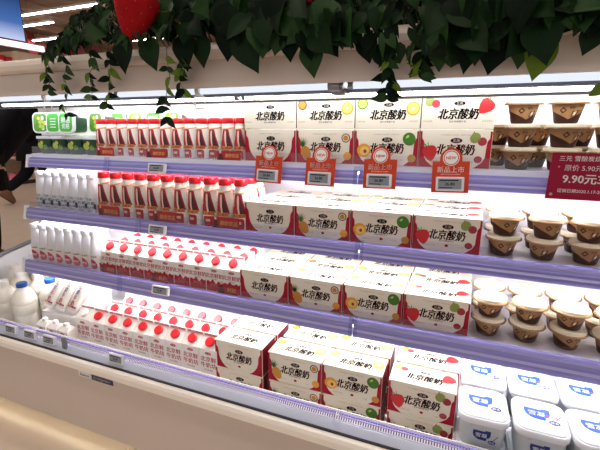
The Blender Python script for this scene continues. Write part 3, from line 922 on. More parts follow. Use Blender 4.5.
def tub(kindpink):
    w, d, h = 0.132, 0.145, 0.103
    b = MB()
    L_ = lambda s_, z, r: [(x, y + d / 2, z) for x, y in rrect(w * s_, d * s_, r, 4)]
    b.loft([L_(0.80, 0, 0.02), L_(0.83, 0.003, 0.022), L_(0.93, 0.084, 0.026)], M_tubb)
    lid = MB()
    lid.loft([L_(0.985, 0.082, 0.027), L_(1.0, 0.084, 0.028), L_(1.0, 0.097, 0.028), L_(0.975, 0.1005, 0.027)], M_tub, True, False)
    lid.loft([L_(0.975, 0.1005, 0.027), L_(0.93, 0.0995, 0.026), L_(0.92, 0.0965, 0.025), L_(0.885, 0.0965, 0.023), L_(0.87, 0.102, 0.022), L_(0.84, h, 0.02)], M_tub, False, True)

    def logo(mb, fn, s_, m1, m2):
        G = lambda k: (lambda u, v: fn(u * s_, v * s_, k))
        bowl = [(-0.030, 0.020), (-0.031, 0.006), (-0.027, -0.008), (-0.019, -0.016), (-0.010, -0.020), (0.014, -0.021), (0.016, -0.010), (0.024, -0.004), (0.027, 0.006), (0.027, 0.024), (0.010, 0.024), (0.008, 0.019)]
        mb.flat(bowl, m1, G(1))
        mb.text('雪凝', 0.0195, M_tub, lambda u, v: fn((u - 0.003) * s_, (v + 0.001) * s_, 2), 0.0, 0.02)
        mb.flat(ell(0.033, -0.022, 0.0125, 0.0085, 14), m2, G(1))
        mb.text('醇香', 0.009, M_tub, lambda u, v: fn((u + 0.033) * s_, (v - 0.022) * s_, 2))
        mb.flat([(0.036, -0.012), (0.0385, -0.012), (0.052, 0.010), (0.050, 0.011)], m2, G(1))
        if kindpink:
            mb.text('草莓味', 0.0085, M_pinkp, lambda u, v: fn((u + 0.030) * s_, (v - 0.001) * s_, 3), 0, 0.03)
        mb.text('风味发酵乳', 0.0055, M_pale, lambda u, v: fn((u - 0.028) * s_, (v - 0.036) * s_, 1))
        mb.text('三元', 0.006, M_pinkp, lambda u, v: fn((u - 0.036) * s_, (v + 0.036) * s_, 1))
    p = MB()
    logo(p, lambda u, v, k: (u - 0.003, v + d / 2 + 0.006, h + 0.0004 * k), 1.1, M_blue, M_navy)
    q = MB()
    # front of the body is inclined: map (u,v) to the sloped wall
    def fb(u, v, k):
        t = (v + 0.045)
        y = d / 2 - d / 2 * (0.83 + 0.10 * (t - 0.003) / 0.081) - 0.0004 * k - 0.0002
        return (u, y, t)
    logo(q, fb, 0.78, M_navy, M_navy)
    return [('tub_body', b.mesh('tub_body', True, 35), None), ('lid', lid.mesh('lid', True, 35), None), ('lid_print', p.mesh('lid_print'), 'lid'), ('body_print', q.mesh('body_print'), 'tub_body')]


TUB = [tub(False), tub(True)]
for c in range(4):
    for r in range(2):
        for l_ in range(2):
            place('yoghurt_tub', TUB[0 if c == 0 else 1], (0.121 + 0.139 * c + 0.004 * r, 1.036 + r * 0.162, 0.3425 + l_ * 0.1045), f'square white tub with blue logo, {["lower", "upper"][l_]} one, {ORD[c]} column from left, {ROW[r]} row', 'yoghurt tub', 'square tubs on the bottom deck', (0, 0, random.uniform(-0.03, 0.03)))

# ------------------------------------------------------------------ green tubs on the top shelf
M_gl = mat('lid_green', '3fae2e', 0.35, var=0.12, scale=40)
M_gd = mat('tub_dark_green', '1d4a33', 0.35, var=0.35, scale=90)
M_gm = mat('tub_mid_green', '5f9a32', 0.35, var=0.3, scale=90)
M_fruit = mat('salad_yellow', 'd8cc62', 0.4, var=0.3, scale=160)


def gtub(w, style):
    h = 0.078
    b = MB()
    L_ = lambda s_, z, r: [(x, y, z) for x, y in rrect(w * s_, w * s_, r * w, 4)]
    b.loft([L_(0.72, 0, 0.16), L_(0.76, 0.003, 0.18), L_(0.92, h - 0.012, 0.22)], M_gd)
    lid = MB().loft([L_(0.98, h - 0.0125, 0.24), L_(1.0, h - 0.011, 0.25), L_(1.0, h - 0.002, 0.25), L_(0.97, h, 0.24)], M_tub)
    p = MB()
    z = h + 0.0005
    p.flat(rrect(w * 0.84, w * 0.84, 0.2 * w, 4), M_gl if style else M_gm, lambda u, v: (u, v, z))
    if style == 1:
        p.text('鲜活', w * 0.30, M_tub, lambda u, v: (u, v + w * 0.12, z + 0.0004), 0.1, 0.03)
        p.text('优格', w * 0.26, M_tub, lambda u, v: (u, v - w * 0.16, z + 0.0004), 0.1, 0.03)
    elif style == 2:
        for k in range(4):
            p.flat([(-w * 0.2, w * (0.2 - 0.13 * k)), (-w * 0.2, w * (0.16 - 0.13 * k)), (w * 0.2, w * (0.16 - 0.13 * k)), (w * 0.2, w * (0.2 - 0.13 * k))][::-1], M_tub, lambda u, v: (u, v, z + 0.0004))
    else:
        rnd = random.Random(3)
        for k in range(9):
            p.flat(ell(w * rnd.uniform(-0.1, 0.3), w * rnd.uniform(-0.3, 0.3), w * 0.11, w * 0.09, 10, k), [M_fruit, M_lime2, M_tub][k % 3], lambda u, v, k=k: (u, v, z + 0.0004 + 0.0002 * k))
    q = MB()
    fy = lambda t: -(w / 2 * (0.76 + 0.16 * (t - 0.003) / (h - 0.015))) - 0.0006
    for k, (u, v, rx) in enumerate([(-0.018, 0.036, 0.016), (0.012, 0.03, 0.013), (-0.004, 0.05, 0.009)]):
        q.flat(ell(u, v, rx, rx * 0.9, 10), [M_lime2, M_gm, M_fruit][k], lambda a, b_, k=k: (a, fy(b_) - 0.0003 * k, b_))
    return [('tub_body', b.mesh('tub_body', True, 35), None), ('lid', lid.mesh('lid', True, 35), None), ('lid_print', p.mesh('lid_print'), 'lid'), ('body_print', q.mesh('body_print'), 'tub_body')]


GT = [gtub(0.092, 0), gtub(0.092, 1), gtub(0.092, 2)]
for r in range(2):
    for c in range(4):
        place('green_tub', GT[c % 3], (-1.768 + 0.0945 * c, 1.302 + r * 0.10, 1.2025), f'dark green upright tub, {ORD[c]} from left, {ROW[r]} row of top shelf', 'green tub', 'green tubs on the top shelf', (0, 0, random.uniform(-0.08, 0.08)))
# tubs laid on their sides on top, lids facing the aisle
tz = 1.2025 + 0.0785
lay = [(-1.788, 1.300, 0.12, 0, 'picture lid, leftmost'), (-1.682, 1.290, -0.02, 2, 'lid with white lines, second from left'), (-1.586, 1.275, 0.0, 1, 'lid with big white lettering, third from left'),
       (-1.480, 1.340, -0.1, 0, 'picture lid, right of the big-lettered lid')]
for (x, y, rz, s_, lab) in lay:
    # local +z (the lid) turned to face -y
    place('green_tub', GT[s_], (x, y + 0.05, tz + 0.0495), f'green tub lying on its side, {lab}', 'green tub', 'green tubs on the top shelf', (math.radians(84), 0, rz))
for i, (x, s_) in enumerate([(-1.53, 2), (-1.42, 0), (-1.315, 1), (-1.21, 0)]):
    place('green_tub', GT[s_], (x, 1.548, 1.3315), f'green tub leaning at the back behind bottles, {ORD[i]} from left', 'green tub', 'green tubs behind the bottles', (math.radians(80), 0, 0.0))
for i, (x, s_) in enumerate([(-1.53, 2), (-1.42, 0), (-1.315, 1), (-1.21, 0)]):
    place('green_tub', GT[s_], (x, 1.49, 1.2025), f'upright green tub at the back under leaning ones, {ORD[i]} from left', 'green tub', 'green tubs behind the bottles')

# ------------------------------------------------------------------ jugs, pouches, small cartons at the left of the deck
M_jug = mat('translucent_milk_jug', 'ece7dc', 0.3, var=0.02)
M_bcap = mat('blue_cap_plastic', '1c55a5', 0.35, var=0.05)


def jug(capm):
    H = 0.262
    p = [(0.046, 0), (0.052, 0.006), (0.053, 0.10), (0.050, 0.106), (0.050, 0.112), (0.0535, 0.118), (0.0535, 0.155), (0.0505, 0.160), (0.053, 0.166), (0.051, 0.182), (0.044, 0.204), (0.033, 0.222), (0.0235, 0.233), (0.0205, 0.240)]
    b = MB().lathe(p, M_jug, 24)
    # a label print on the lower body
    l = MB()
    wrap_patch(l, lambda z: 0.053, [0.02, 0.095], [(-0.04, 0.04), (-0.04, 0.04)], M_jug, 0.0006, 8)
    fn = lambda z0: (lambda u, v: (lambda r: (r * math.sin(u / r), -r * math.cos(u / r), z0 + v))(0.0541))
    l.text('鲜牛奶', 0.024, M_cred, fn(0.068), 0.1, 0.03)
    l.text('1.8L', 0.014, M_blue, fn(0.040))
    c = MB().lathe([(0.0225, 0.2405), (0.0235, 0.243), (0.0235, 0.258), (0.021, H)], capm, 20)
    n = MB().lathe([(0.024, 0.2365), (0.0255, 0.2375), (0.0255, 0.2395), (0.024, 0.2402)], M_jug, 20)
    return [('jug_body', b.mesh('jug_body', True, 50), None), ('cap', c.mesh('cap', True, 40), None), ('neck_ring', n.mesh('neck_ring', True, 40), 'jug_body'), ('label_print', l.mesh('label_print', True), 'jug_body')]


JB, JW = jug(M_bcap), jug(M_wcap)
jz = 0.3425
for (x, y, k, lab) in [(-1.885, 1.135, JB, 'front milk jug with blue cap beside the milk pouches'), (-1.812, 1.222, JB, 'milk jug with blue cap behind the other blue-capped jug'), (-1.997, 1.120, JW, 'white-capped milk jug just left of the blue-capped jug'),
                       (-1.930, 1.247, JW, 'white-capped milk jug, second row from the guard'), (-2.108, 1.10, JW, 'white-capped milk jug nearest the guard, leftmost'),
                       (-2.043, 1.228, JW, 'white-capped milk jug, leftmost of the second row'), (-2.05, 1.342, JW, 'white-capped milk jug near end panel, third row'), (-1.937, 1.362, JW, 'white-capped milk jug in third row under the shelf end'),
                       (-2.165, 1.29, JW, 'white-capped milk jug touching the end panel'), (-2.165, 1.41, JW, 'white-capped milk jug rearmost at the end panel')]:
    place('milk_jug', k, (x, y, jz), lab, 'milk jug', 'milk jugs on the bottom deck', (0, 0, random.uniform(-0.5, 0.5)))

# small cartons in front of the pouches
M_sc = mat('small_carton_board', 'efe9e2', 0.4, var=0.02)


def small_carton():
    b = MB()
    w, d, h = 0.060, 0.052, 0.098
    q = lambda z, k: [(-w / 2 + k, k, z), (w / 2 - k, k, z), (w / 2 - k, d - k, z), (-w / 2 + k, d - k, z)]
    b.loft([q(0, 0.001), q(0.001, 0), q(h, 0), [(-w / 2 + 0.006, 0.016, h + 0.016), (w / 2 - 0.006, 0.016, h + 0.016), (w / 2 - 0.006, 0.034, h + 0.016), (-w / 2 + 0.006, 0.034, h + 0.016)]], M_sc)
    s_ = MB().loft([[(x * 0.9, y * 0.8 + 0.025, h + 0.0165) for x, y in rrect(0.026, 0.026, 0.008)], [(x * 0.8, y * 0.7 + 0.025, h + 0.028) for x, y in rrect(0.026, 0.026, 0.008)]], M_wcap)
    p = MB()
    p.flat(ell(0, h - 0.012, 0.012, 0.006), M_cred, lambda u, v: (u, -0.0004, v))
    p.text('三元', 0.009, M_sc, lambda u, v: (u, -0.0008, v + h - 0.012))
    p.text('鲜奶', 0.026, M_cred, lambda u, v: (u, -0.0004, v + h - 0.042), 0, 0.03)
    return [('carton_body', b.mesh('carton_body'), None), ('spout', s_.mesh('spout', True, 40), None), ('printing', p.mesh('printing'), None)]


SC = small_carton()
for i in range(3):
    place('small_carton', SC, (-1.660 + 0.067 * i, 1.046, 0.3425 + 0.026), f'small white carton with white spout, {ORD[i]} from left below the pouches', 'small carton', 'small cartons on the bottom deck')
tray = MB().box(-1.70, -1.492, 1.04, 1.112, 0.3425, 0.3675, M_tub)
for x in (-1.70, -1.494):
    tray.box(x, x + 0.002, 1.04, 1.112, 0.3675, 0.375, M_tub)
o = obj('display_tray', tray.mesh('display_tray'))
tag(o, 'low white tray under the three small cartons', 'tray')


def pouch():
    w, h, t = 0.072, 0.150, 0.030
    n, k = 8, 12
    vs, fs = [], []
    for side in (0, 1):
        for i in range(k + 1):
            for j in range(n + 1):
                u, v = -1 + 2 * j / n, -1 + 2 * i / k
                b_ = (1 - u ** 4) * (1 - v ** 4)
                y = (t / 2) * math.sqrt(max(0, b_))
                vs.append((u * w / 2 * (1 - 0.05 * (1 - abs(v))), -y if side == 0 else y, (v + 1) * h / 2))
    st = (n + 1) * (k + 1)
    for side in (0, 1):
        for i in range(k):
            for j in range(n):
                a = side * st + i * (n + 1) + j
                q = (a, a + 1, a + n + 2, a + n + 1)
                fs.append(q if side == 0 else q[::-1])
    b = MB().add(vs, fs, M_cart)
    seals = MB().box(-w / 2, w / 2, -0.001, 0.001, -0.010, 0.001, M_cart).box(-w / 2, w / 2, -0.001, 0.001, h - 0.001, h + 0.010, M_cart)
    p = MB()

    def fn(u, v):
        uu, vv = u / (w / 2), v / (h / 2) - 1
        return (u, -(t / 2) * math.sqrt(max(0.0, (1 - uu ** 4) * (1 - vv ** 4))) - 0.0012, v)
    for i, ch in enumerate('北京牛奶'):
        p.text(ch, 0.026, M_cred if i != 1 else M_navy, lambda u, v, i=i: fn(u, v + 0.108 - 0.026 * i), 0, 0.03)
    p.flat(ell(0, 0.133, 0.010, 0.005, 12), M_cred, fn)
    for i, m_ in enumerate((M_cap, M_or, M_blue, M_cap)):
        u0 = -0.030 + i * 0.0155
        p.flat([(u0, 0.012), (u0 + 0.0145, 0.010), (u0 + 0.0145, 0.019), (u0, 0.017)], m_, fn)
    return [('pouch_body', b.mesh('pouch_body', True), None), ('seal', seals.mesh('seal'), None), ('printing', p.mesh('printing'), None)]


PO = pouch()
for i in range(3):
    place('milk_pouch', PO, (-1.712 + 0.0745 * i, 1.132, 0.520), f'white milk pouch leaning back, {ORD[i]} from left of the three', 'milk pouch', 'milk pouches on the bottom deck', (math.radians(-38), 0, -0.18))
# crate they lean on
M_crate = mat('white_crate_plastic', 'e4e2e2', 0.5, var=0.03)
cr = empty('plastic_crate', (-1.636, 1.12, 0.3425), label='white plastic crate the milk pouches lean on', cat='crate')
obj('crate_body', MB().prismx([(0.0, 0), (0.20, 0), (0.20, 0.27), (0.155, 0.27), (0.022, 0.150), (0.0, 0.150)], -0.112, 0.112, M_crate).mesh('crate_body'), cr)
obj('crate_rim', MB().box(-0.112, 0.112, 0.201, 0.205, 0.2, 0.275, M_crate).mesh('crate_rim'), cr)

# ------------------------------------------------------------------ price labels and signs
M_eslf = mat('label_frame_white', 'e6e6ea', 0.4, var=0.02)
M_esls = mat('label_screen_grey', '8e939c', 0.3, var=0.05)


def esl(w, h):
    b = MB().loft([[(x, 0, y) for x, y in rrect(w, h, 0.003, 2)][::-1], [(x, -0.009, y) for x, y in rrect(w, h, 0.003, 2)][::-1], [(x, -0.010, y) for x, y in rrect(w - 0.002, h - 0.002, 0.003, 2)][::-1]], M_eslf)
    b.f = [f[::-1] for f in b.f]
    s_ = MB().flat([(-w * 0.41, -h * 0.36), (w * 0.41, -h * 0.36), (w * 0.41, h * 0.36), (-w * 0.41, h * 0.36)], M_esls, lambda u, v: (u, -0.0104, v))
    t = MB()
    F = lambda u, v: (u, -0.0108, v)
    t.text('26.80', h * 0.30, M_ink, F, 0, 0.03)
    t.flat([(-w * 0.37, h * 0.22), (w * 0.3, h * 0.22), (w * 0.3, h * 0.30), (-w * 0.37, h * 0.30)], M_ink, F)
    t.flat([(-w * 0.37, -h * 0.30), (w * 0.1, -h * 0.30), (w * 0.1, -h * 0.24), (-w * 0.37, -h * 0.24)], M_ink, F)
    return [('label_frame', b.mesh('label_frame'), None), ('screen', s_.mesh('screen'), 'label_frame'), ('figures', t.mesh('figures'), 'label_frame')]


ESL = esl(0.082, 0.036)
ESLD = esl(0.072, 0.036)
for (x, y, z, lab) in [(-1.080, 1.2145, 1.1655, 'electronic price label on the top shelf rail below red-capped bottles'), (-1.083, 1.1905, 0.927, 'electronic price label on the second shelf rail'), (-1.06, 1.153, 0.690, 'electronic price label on the third shelf rail above gable cartons')]:
    place('electronic_price_label', ESL, (x, y, z), lab, 'price label', 'electronic price labels', (math.radians(-14), 0, 0))
for (x, lab) in [(-1.762, 'electronic price label on deck guard, leftmost of three'), (-1.640, 'electronic price label on deck guard, middle of three'), (-1.522, 'electronic price label on deck guard, right of three by joiner'), (-1.155, 'electronic price label alone on the deck guard under white cartons')]:
    place('electronic_price_label', ESLD, (x, 0.9905, 0.4605), lab, 'price label', 'electronic price labels', (math.radians(-8), 0, 0))

M_tagr = mat('orange_red_card', 'cf4426', 0.55, 0.2, var=0.04)
M_paper = mat('white_print', 'f2eee8', 0.5, var=0.02)


def promo():
    w = 0.100
    out = [(-w / 2, -0.045), (w / 2, -0.045), (w / 2, 0.044)] + [(0.030, 0.044)] + [(0.030 * math.cos(math.radians(a)), 0.052 + 0.030 * math.sin(math.radians(a))) for a in range(0, 181, 15)] + [(-0.030, 0.044), (-w / 2, 0.044)]
    b = MB().loft([[(x, 0.0, z) for x, z in out], [(x, -0.0015, z) for x, z in out]], M_tagr)
    b.f = [f[::-1] for f in b.f]
    p = MB()
    F = lambda u, v: (u, -0.0019, v)
    p.flat(ell(0, 0.054, 0.0225, 0.0225, 20), M_paper, F)
    p.flat(ell(0, 0.054, 0.0205, 0.0205, 20), M_tagr, lambda u, v: (u, -0.0021, v))
    p.flat(ell(0, 0.054, 0.0180, 0.0180, 20), M_paper, lambda u, v: (u, -0.0023, v))
    p.text('NEW', 0.012, M_tagr, lambda u, v: (u, -0.0026, v + 0.054), 0, 0.03)
    p.text('新品上市', 0.0185, M_paper, lambda u, v: (u, -0.0019, v + 0.021), 0.0, 0.012)
    p.text('NEW PRODUCT LAUNCH', 0.0045, M_paper, lambda u, v: (u, -0.0019, v + 0.0075))
    s_ = [(n, m, pp) for n, m, pp in esl(0.076, 0.040)]
    return b.mesh('card'), p.mesh('card_print'), s_


pb, pp, ps = promo()
for i, (x, z, tilt, lab) in enumerate([(-0.606, 1.180, 0.03, 'below the plain box'), (-0.420, 1.179, 0.01, 'below the pineapple box'), (-0.228, 1.181, -0.015, 'below the orange and lime box'), (-0.026, 1.181, -0.035, 'below the strawberry box')]):
    e = empty('promotion_tag', (x, 1.2135, z), (math.radians(-9), tilt, 0), 'orange-red new product tag with price display, ' + lab, 'price tag', 'orange red promotion tags')
    c = obj('card', pb, e)
    obj('card_print', pp, c)
    f = obj('price_display', ps[0][1], e, (0, -0.0016, -0.0205))
    obj('screen', ps[1][1], f)
    obj('figures', ps[2][1], f)

M_sign = mat('crimson_sign_card', '9c1036', 0.5, 0.2, var=0.12, scale=14)
e = empty('price_sign', (0.212, 1.196, 1.138), (math.radians(-3), 0, 0), 'large crimson price sign with white lettering hanging before the cups', 'price sign')
w, h = 0.215, 0.119
sg = MB().prismx([(0, 0), (0.002, 0), (0.002, h), (0, h)], 0, w, M_sign)
for i, v in enumerate(sg.v):      # slanted left edge as in the photo
    sg.v[i] = (v[0] + (0.004 if v[2] > h / 2 and v[0] < 0.01 else 0), v[1], v[2])
obj('sign_card', sg.mesh('sign_card'), e)
st = MB()
for (txt, sz, cx, cz, bo) in [('三元 雪酿炭烧奶昔', 0.0145, 0.092, 0.1045, 0.0), ('原价 5.90元/杯', 0.0165, 0.098, 0.081, 0.01), ('9.90元3杯', 0.0275, 0.103, 0.054, 0.025), ('促销日期2020.1.17-2020.2.5', 0.0105, 0.098, 0.0225, 0.0)]:
    st.text(txt, sz, M_paper, lambda u, v, cx=cx, cz=cz: (u + cx - 0.012, -0.0004, v + cz), 0, bo)
obj('sign_lettering', st.mesh('sign_lettering'), e)
hook = MB().tube([(0.05, 0.001, h), (0.05, 0.004, h + 0.02), (0.05, 0.02, h + 0.024)], 0.0012, M_grey, 6).tube([(0.16, 0.001, h), (0.16, 0.004, h + 0.02), (0.16, 0.02, h + 0.024)], 0.0012, M_grey, 6)
sp_ = MB().flat(ell(0.012, 0.012, 0.004, 0.004, 8), M_cpink, lambda u, v: (u, -0.0004, v)).flat(ell(0.022, 0.083, 0.0025, 0.0025, 8), M_cpink, lambda u, v: (u, -0.0004, v))
obj('sign_speckle', sp_.mesh('sign_speckle'), e)

# hanging white clips and the metal clamp on the tube
for (px, py, lab) in [(48, 108, 'white loop clip hanging from the light tube above green tubs'), (200, 104, 'white loop clip hanging from the light tube above red-capped bottles')]:
    p = atY(px, py, 1.012)
    e = empty('label_clip', (p.x, 1.012, 1.42), label=lab, cat='clip', group='white label clips')
    r = MB()
    zz = p.z - 1.42
    loop = [(-0.016, 0, zz + 0.02), (-0.019, 0, zz + 0.004), (-0.015, 0, zz - 0.012), (0.015, 0, zz - 0.012), (0.019, 0, zz + 0.004), (0.016, 0, zz + 0.02), (-0.016, 0, zz + 0.02)]
    r.tube(loop, 0.0028, M_white, 6)
    obj('loop', r.mesh('loop'), e)
    obj('clasp', MB().lathe([(0.0142, -0.007), (0.0152, -0.006), (0.0152, 0.006), (0.0142, 0.007)], M_white, 12).mesh('clasp'), e, (0, 0, 0.001), (0, PI / 2, 0))
p = atY(335, 86, 1.012)
e = empty('tube_clamp', (p.x, 1.012, 1.421), label='grey metal clamp holding the light tube at centre', cat='clamp')
obj('clamp_ring', MB().lathe([(0.0135, -0.016), (0.0150, -0.015), (0.0150, 0.015), (0.0135, 0.016)], M_grey, 14).mesh('clamp_ring', True, 40), e, rot=(0, PI / 2, 0))
obj('clamp_foot', MB().box(-0.014, 0.022, 0.016, 0.06, -0.020, -0.008, M_grey).mesh('clamp_foot'), e)

# ------------------------------------------------------------------ plants on the canopy
GREENS = [mat('leaf_deep_green', '10280f', 0.5, 0.12, var=0.35, scale=40), mat('leaf_mid_green', '22401a', 0.5, 0.18, var=0.35, scale=40), mat('leaf_dark_green', '081a0c', 0.55, 0.08, var=0.3, scale=40), mat('leaf_yellow_green', '5f7a22', 0.5, 0.18, var=0.3, scale=40)]
M_stem = mat('vine_stem', '4a5a2a', 0.6, var=0.2)


def leaf_mesh(m, wid, curl, name='leaf'):
    """heart shaped leaf, base at origin, tip along -z, face towards -y, unit length"""
    prof = [(0.0, 0.02), (0.04, 0.18), (0.10, 0.32), (0.19, 0.44), (0.30, 0.49), (0.42, 0.48), (0.55, 0.41), (0.68, 0.30), (0.80, 0.18), (0.91, 0.075), (1.0, 0.0)]
    vs, fs = [], []
    for t, hw in prof:
        bend = -curl * (t ** 2) + 0.10 * math.sin(t * 3)
        z = -t + (0.05 if t == 0 else 0)
        for k in (-1, -0.5, 0, 0.5, 1):
            vs.append((k * hw * wid, -bend * 0.6 - abs(k) * hw * wid * 0.28, z + (0.06 * (abs(k) == 1) if t < 0.2 else 0)))
    for i in range(len(prof) - 1):
        for k in range(4):
            a = i * 5 + k
            fs.append((a, a + 1, a + 6, a + 5))
    return MB().add(vs, fs, m).mesh(name, True)


BIG = [leaf_mesh(GREENS[i], wd, cu) for i, wd, cu in ((0, 0.85, 0.1), (1, 0.8, 0.35), (2, 0.9, 0.2), (0, 0.75, -0.1), (2, 0.8, 0.4), (1, 0.9, 0.0), (3, 0.72, 0.2))]
SLIM = [leaf_mesh(GREENS[i], wd, cu) for i, wd, cu in ((0, 0.55, 0.2), (1, 0.6, 0.1), (2, 0.5, 0.3), (3, 0.5, 0.1))]
FROND = [leaf_mesh(GREENS[i], wd, cu) for i, wd, cu in ((0, 0.32, 0.5), (2, 0.30, 0.3), (1, 0.28, 0.6))]


def put_leaf(par, me, p, L_, ang, face, tilt, base):
    """ang: roll in the fascia plane (0 = tip straight down), face: turn about z, tilt: pitch"""
    o = obj('leaf', me, par, Vector(p) - base)
    R = Matrix.Rotation(face, 4, 'Z') @ Matrix.Rotation(ang, 4, 'Y') @ Matrix.Rotation(tilt, 4, 'X')
    o.rotation_euler = R.to_euler()
    o.scale = (L_, L_, L_)
    return o


rg = random.Random(21)
TOPZ = 1.5415
# lower edge of the foliage in the photo, px x -> px y
EDGE = [(40, 72), (60, 66), (80, 62), (100, 58), (128, 62), (150, 52), (185, 60), (215, 46), (250, 62), (290, 54), (310, 66), (330, 60), (355, 50), (380, 60), (400, 70), (420, 66), (460, 64), (490, 62), (520, 70), (540, 60), (560, 22), (600, 30)]
UPPER = [(40, 60), (58, 40), (75, 14), (95, 6), (105, -15), (600, -30)]


def interp(T_, x):
    for (a, b), (c, d) in zip(T_[:-1], T_[1:]):
        if a <= x <= c:
            return b + (d - b) * (x - a) / (c - a)
    return T_[-1][1]


secs = [(46, 170, 'dense ivy at the left end of the canopy around the strawberry', 0), (160, 262, 'broad-leaved pothos on the canopy above red-capped bottles', 1), (255, 352, 'broad-leaved pothos on the canopy above the plain and pineapple boxes', 1), (345, 440, 'feathery mixed foliage on the canopy above the lime box', 0), (430, 545, 'large-leaved pothos drooping over strawberry box and cups', 1), (540, 640, 'pothos with yellow-green leaf at the right end of the canopy', 1)]
for si, (xa, xb, lab, broad) in enumerate(secs):
    base = atY((xa + xb) / 2, 30, 1.06)
    base = Vector((base.x, 1.06, TOPZ))
    P = empty('pothos_plant' if broad else 'ivy_plant', base, label=lab, cat='plant', group='plants along the canopy')
    # root pot strip hidden under the leaves
    for k in range(7):
        x0 = rg.uniform(-0.1, 0.1)
        pts = [Vector((x0, rg.uniform(-0.02, 0.05), 0.0))]
        for q in range(4):
            pts.append(pts[-1] + Vector((rg.uniform(-0.04, 0.04), rg.uniform(-0.04, 0.01), 0.05 - 0.02 * q)))
        obj('stem', MB().tube(pts, 0.0025, M_stem, 5, 0.0015).mesh('stem', True), P)
    # dense inner foliage: cannot be counted
    fill = MB()
    for k in range(900 if si == 0 else 420):
        px = rg.uniform(xa, xb)
        lo, hi = interp(EDGE, px) - 22, interp(UPPER, px)
        py = rg.uniform(hi, max(hi + 4, lo))
        Y = rg.uniform(1.0, 1.18)
        c = atY(px, py, Y)
        if c.z < TOPZ + 0.012:
            c.z = TOPZ + 0.012 + rg.uniform(0, 0.02)
        Lf = rg.uniform(0.022, 0.042)
        R = Euler((rg.uniform(-1.0, 0.8), rg.uniform(-1.2, 1.2), rg.uniform(-0.9, 0.9))).to_matrix()
        wd = rg.uniform(0.25, 0.5) if not broad else rg.uniform(0.4, 0.75)
        pr = [(0, 0), (0.3, 0.42), (0.65, 0.32), (1, 0)]
        pts = [(0, 0, 0), (-0.42 * wd, -0.05, -0.3), (0.42 * wd, -0.05, -0.3), (-0.32 * wd, -0.06, -0.65), (0.32 * wd, -0.06, -0.65), (0, 0, -1), (0, 0.02, -0.45)]
        vs = [R @ Vector(q) * Lf + c - base for q in pts]
        for q in vs:
            q.z = max(q.z, 0.001)
        fill.add(vs, [(0, 1, 6), (0, 6, 2), (1, 3, 6), (2, 6, 4), (3, 5, 6), (4, 6, 5)], GREENS[rg.choice((0, 2, 2, 0, 1))])
    obj('inner_foliage', fill.mesh('inner_foliage', True), P, kind='stuff')
    # outer leaves, each one a part
    n = 52 if broad else (120 if si == 0 else 70)
    for k in range(n):
        px = rg.uniform(xa, xb)
        if si == 5:
            px = rg.uniform(548, 640)
        e_, u_ = interp(EDGE, px), interp(UPPER, px)
        t = rg.random() ** 0.7
        Lf = rg.uniform(0.05, 0.085) if broad else rg.uniform(0.035, 0.055)
        py = u_ + (e_ - 6 - Lf * 330 - u_) * t
        Y = rg.uniform(0.925, 0.985) if py > 22 else rg.uniform(0.94, 1.05)
        c = atY(px, py, Y)
        if c.z - Lf * 1.05 < TOPZ:
            c = atY(px, py, rg.uniform(0.895, 0.925))
        me = rg.choice(BIG[:6] if broad else (SLIM[:3] + FROND))
        put_leaf(P, me, c, Lf, rg.uniform(-0.9, 0.9), rg.uniform(-0.6, 0.6), rg.uniform(-0.5, -0.02), base)
    # the leaves whose outline shows against the fascia (px, py of leaf base, length px, lean, mesh)
    named = {0: [(150, 40, 26, -0.2, BIG[0]), (128, 42, 26, 0.25, BIG[2]), (86, 32, 24, -1.35, SLIM[1])],
             1: [(188, 36, 30, 0.1, BIG[2]), (205, 38, 26, 0.15, BIG[0]), (245, 30, 42, -0.35, BIG[0]), (232, 28, 30, 0.3, BIG[2])],
             2: [(312, 44, 32, -0.05, BIG[1]), (292, 34, 26, 0.1, BIG[2]), (327, 34, 26, -0.5, BIG[2]), (340, 18, 30, -0.1, BIG[1]), (270, 36, 24, 0.8, BIG[5])],
             3: [(366, 38, 26, -0.2, BIG[2]), (352, 22, 22, 0.1, BIG[1]), (380, 46, 28, -0.5, BIG[2])],
             4: [(452, 32, 34, 0.5, BIG[2]), (478, 24, 52, 0.5, BIG[0]), (500, 28, 52, 0.15, BIG[2]), (528, 22, 52, 0.1, BIG[1]), (546, 38, 50, 0.18, BIG[6]), (520, 12, 26, 0.1, BIG[1]), (494, 8, 34, 1.2, BIG[1]), (446, -6, 34, 0.2, BIG[1])],
             5: [(596, 28, 34, 0.3, BIG[0]), (580, 4, 30, -0.3, BIG[1]), (606, 85, 22, 0.9, BIG[6])]}[si]
    for (px, py, lp, an, me) in named:
        c = atY(px, py, 0.918)
        ppm = (atY(px + 10, py, 0.918) - c).length / 10
        put_leaf(P, me, c, lp * ppm * 0.95, an, rg.uniform(-0.15, 0.15), rg.uniform(-0.12, 0.05), base)

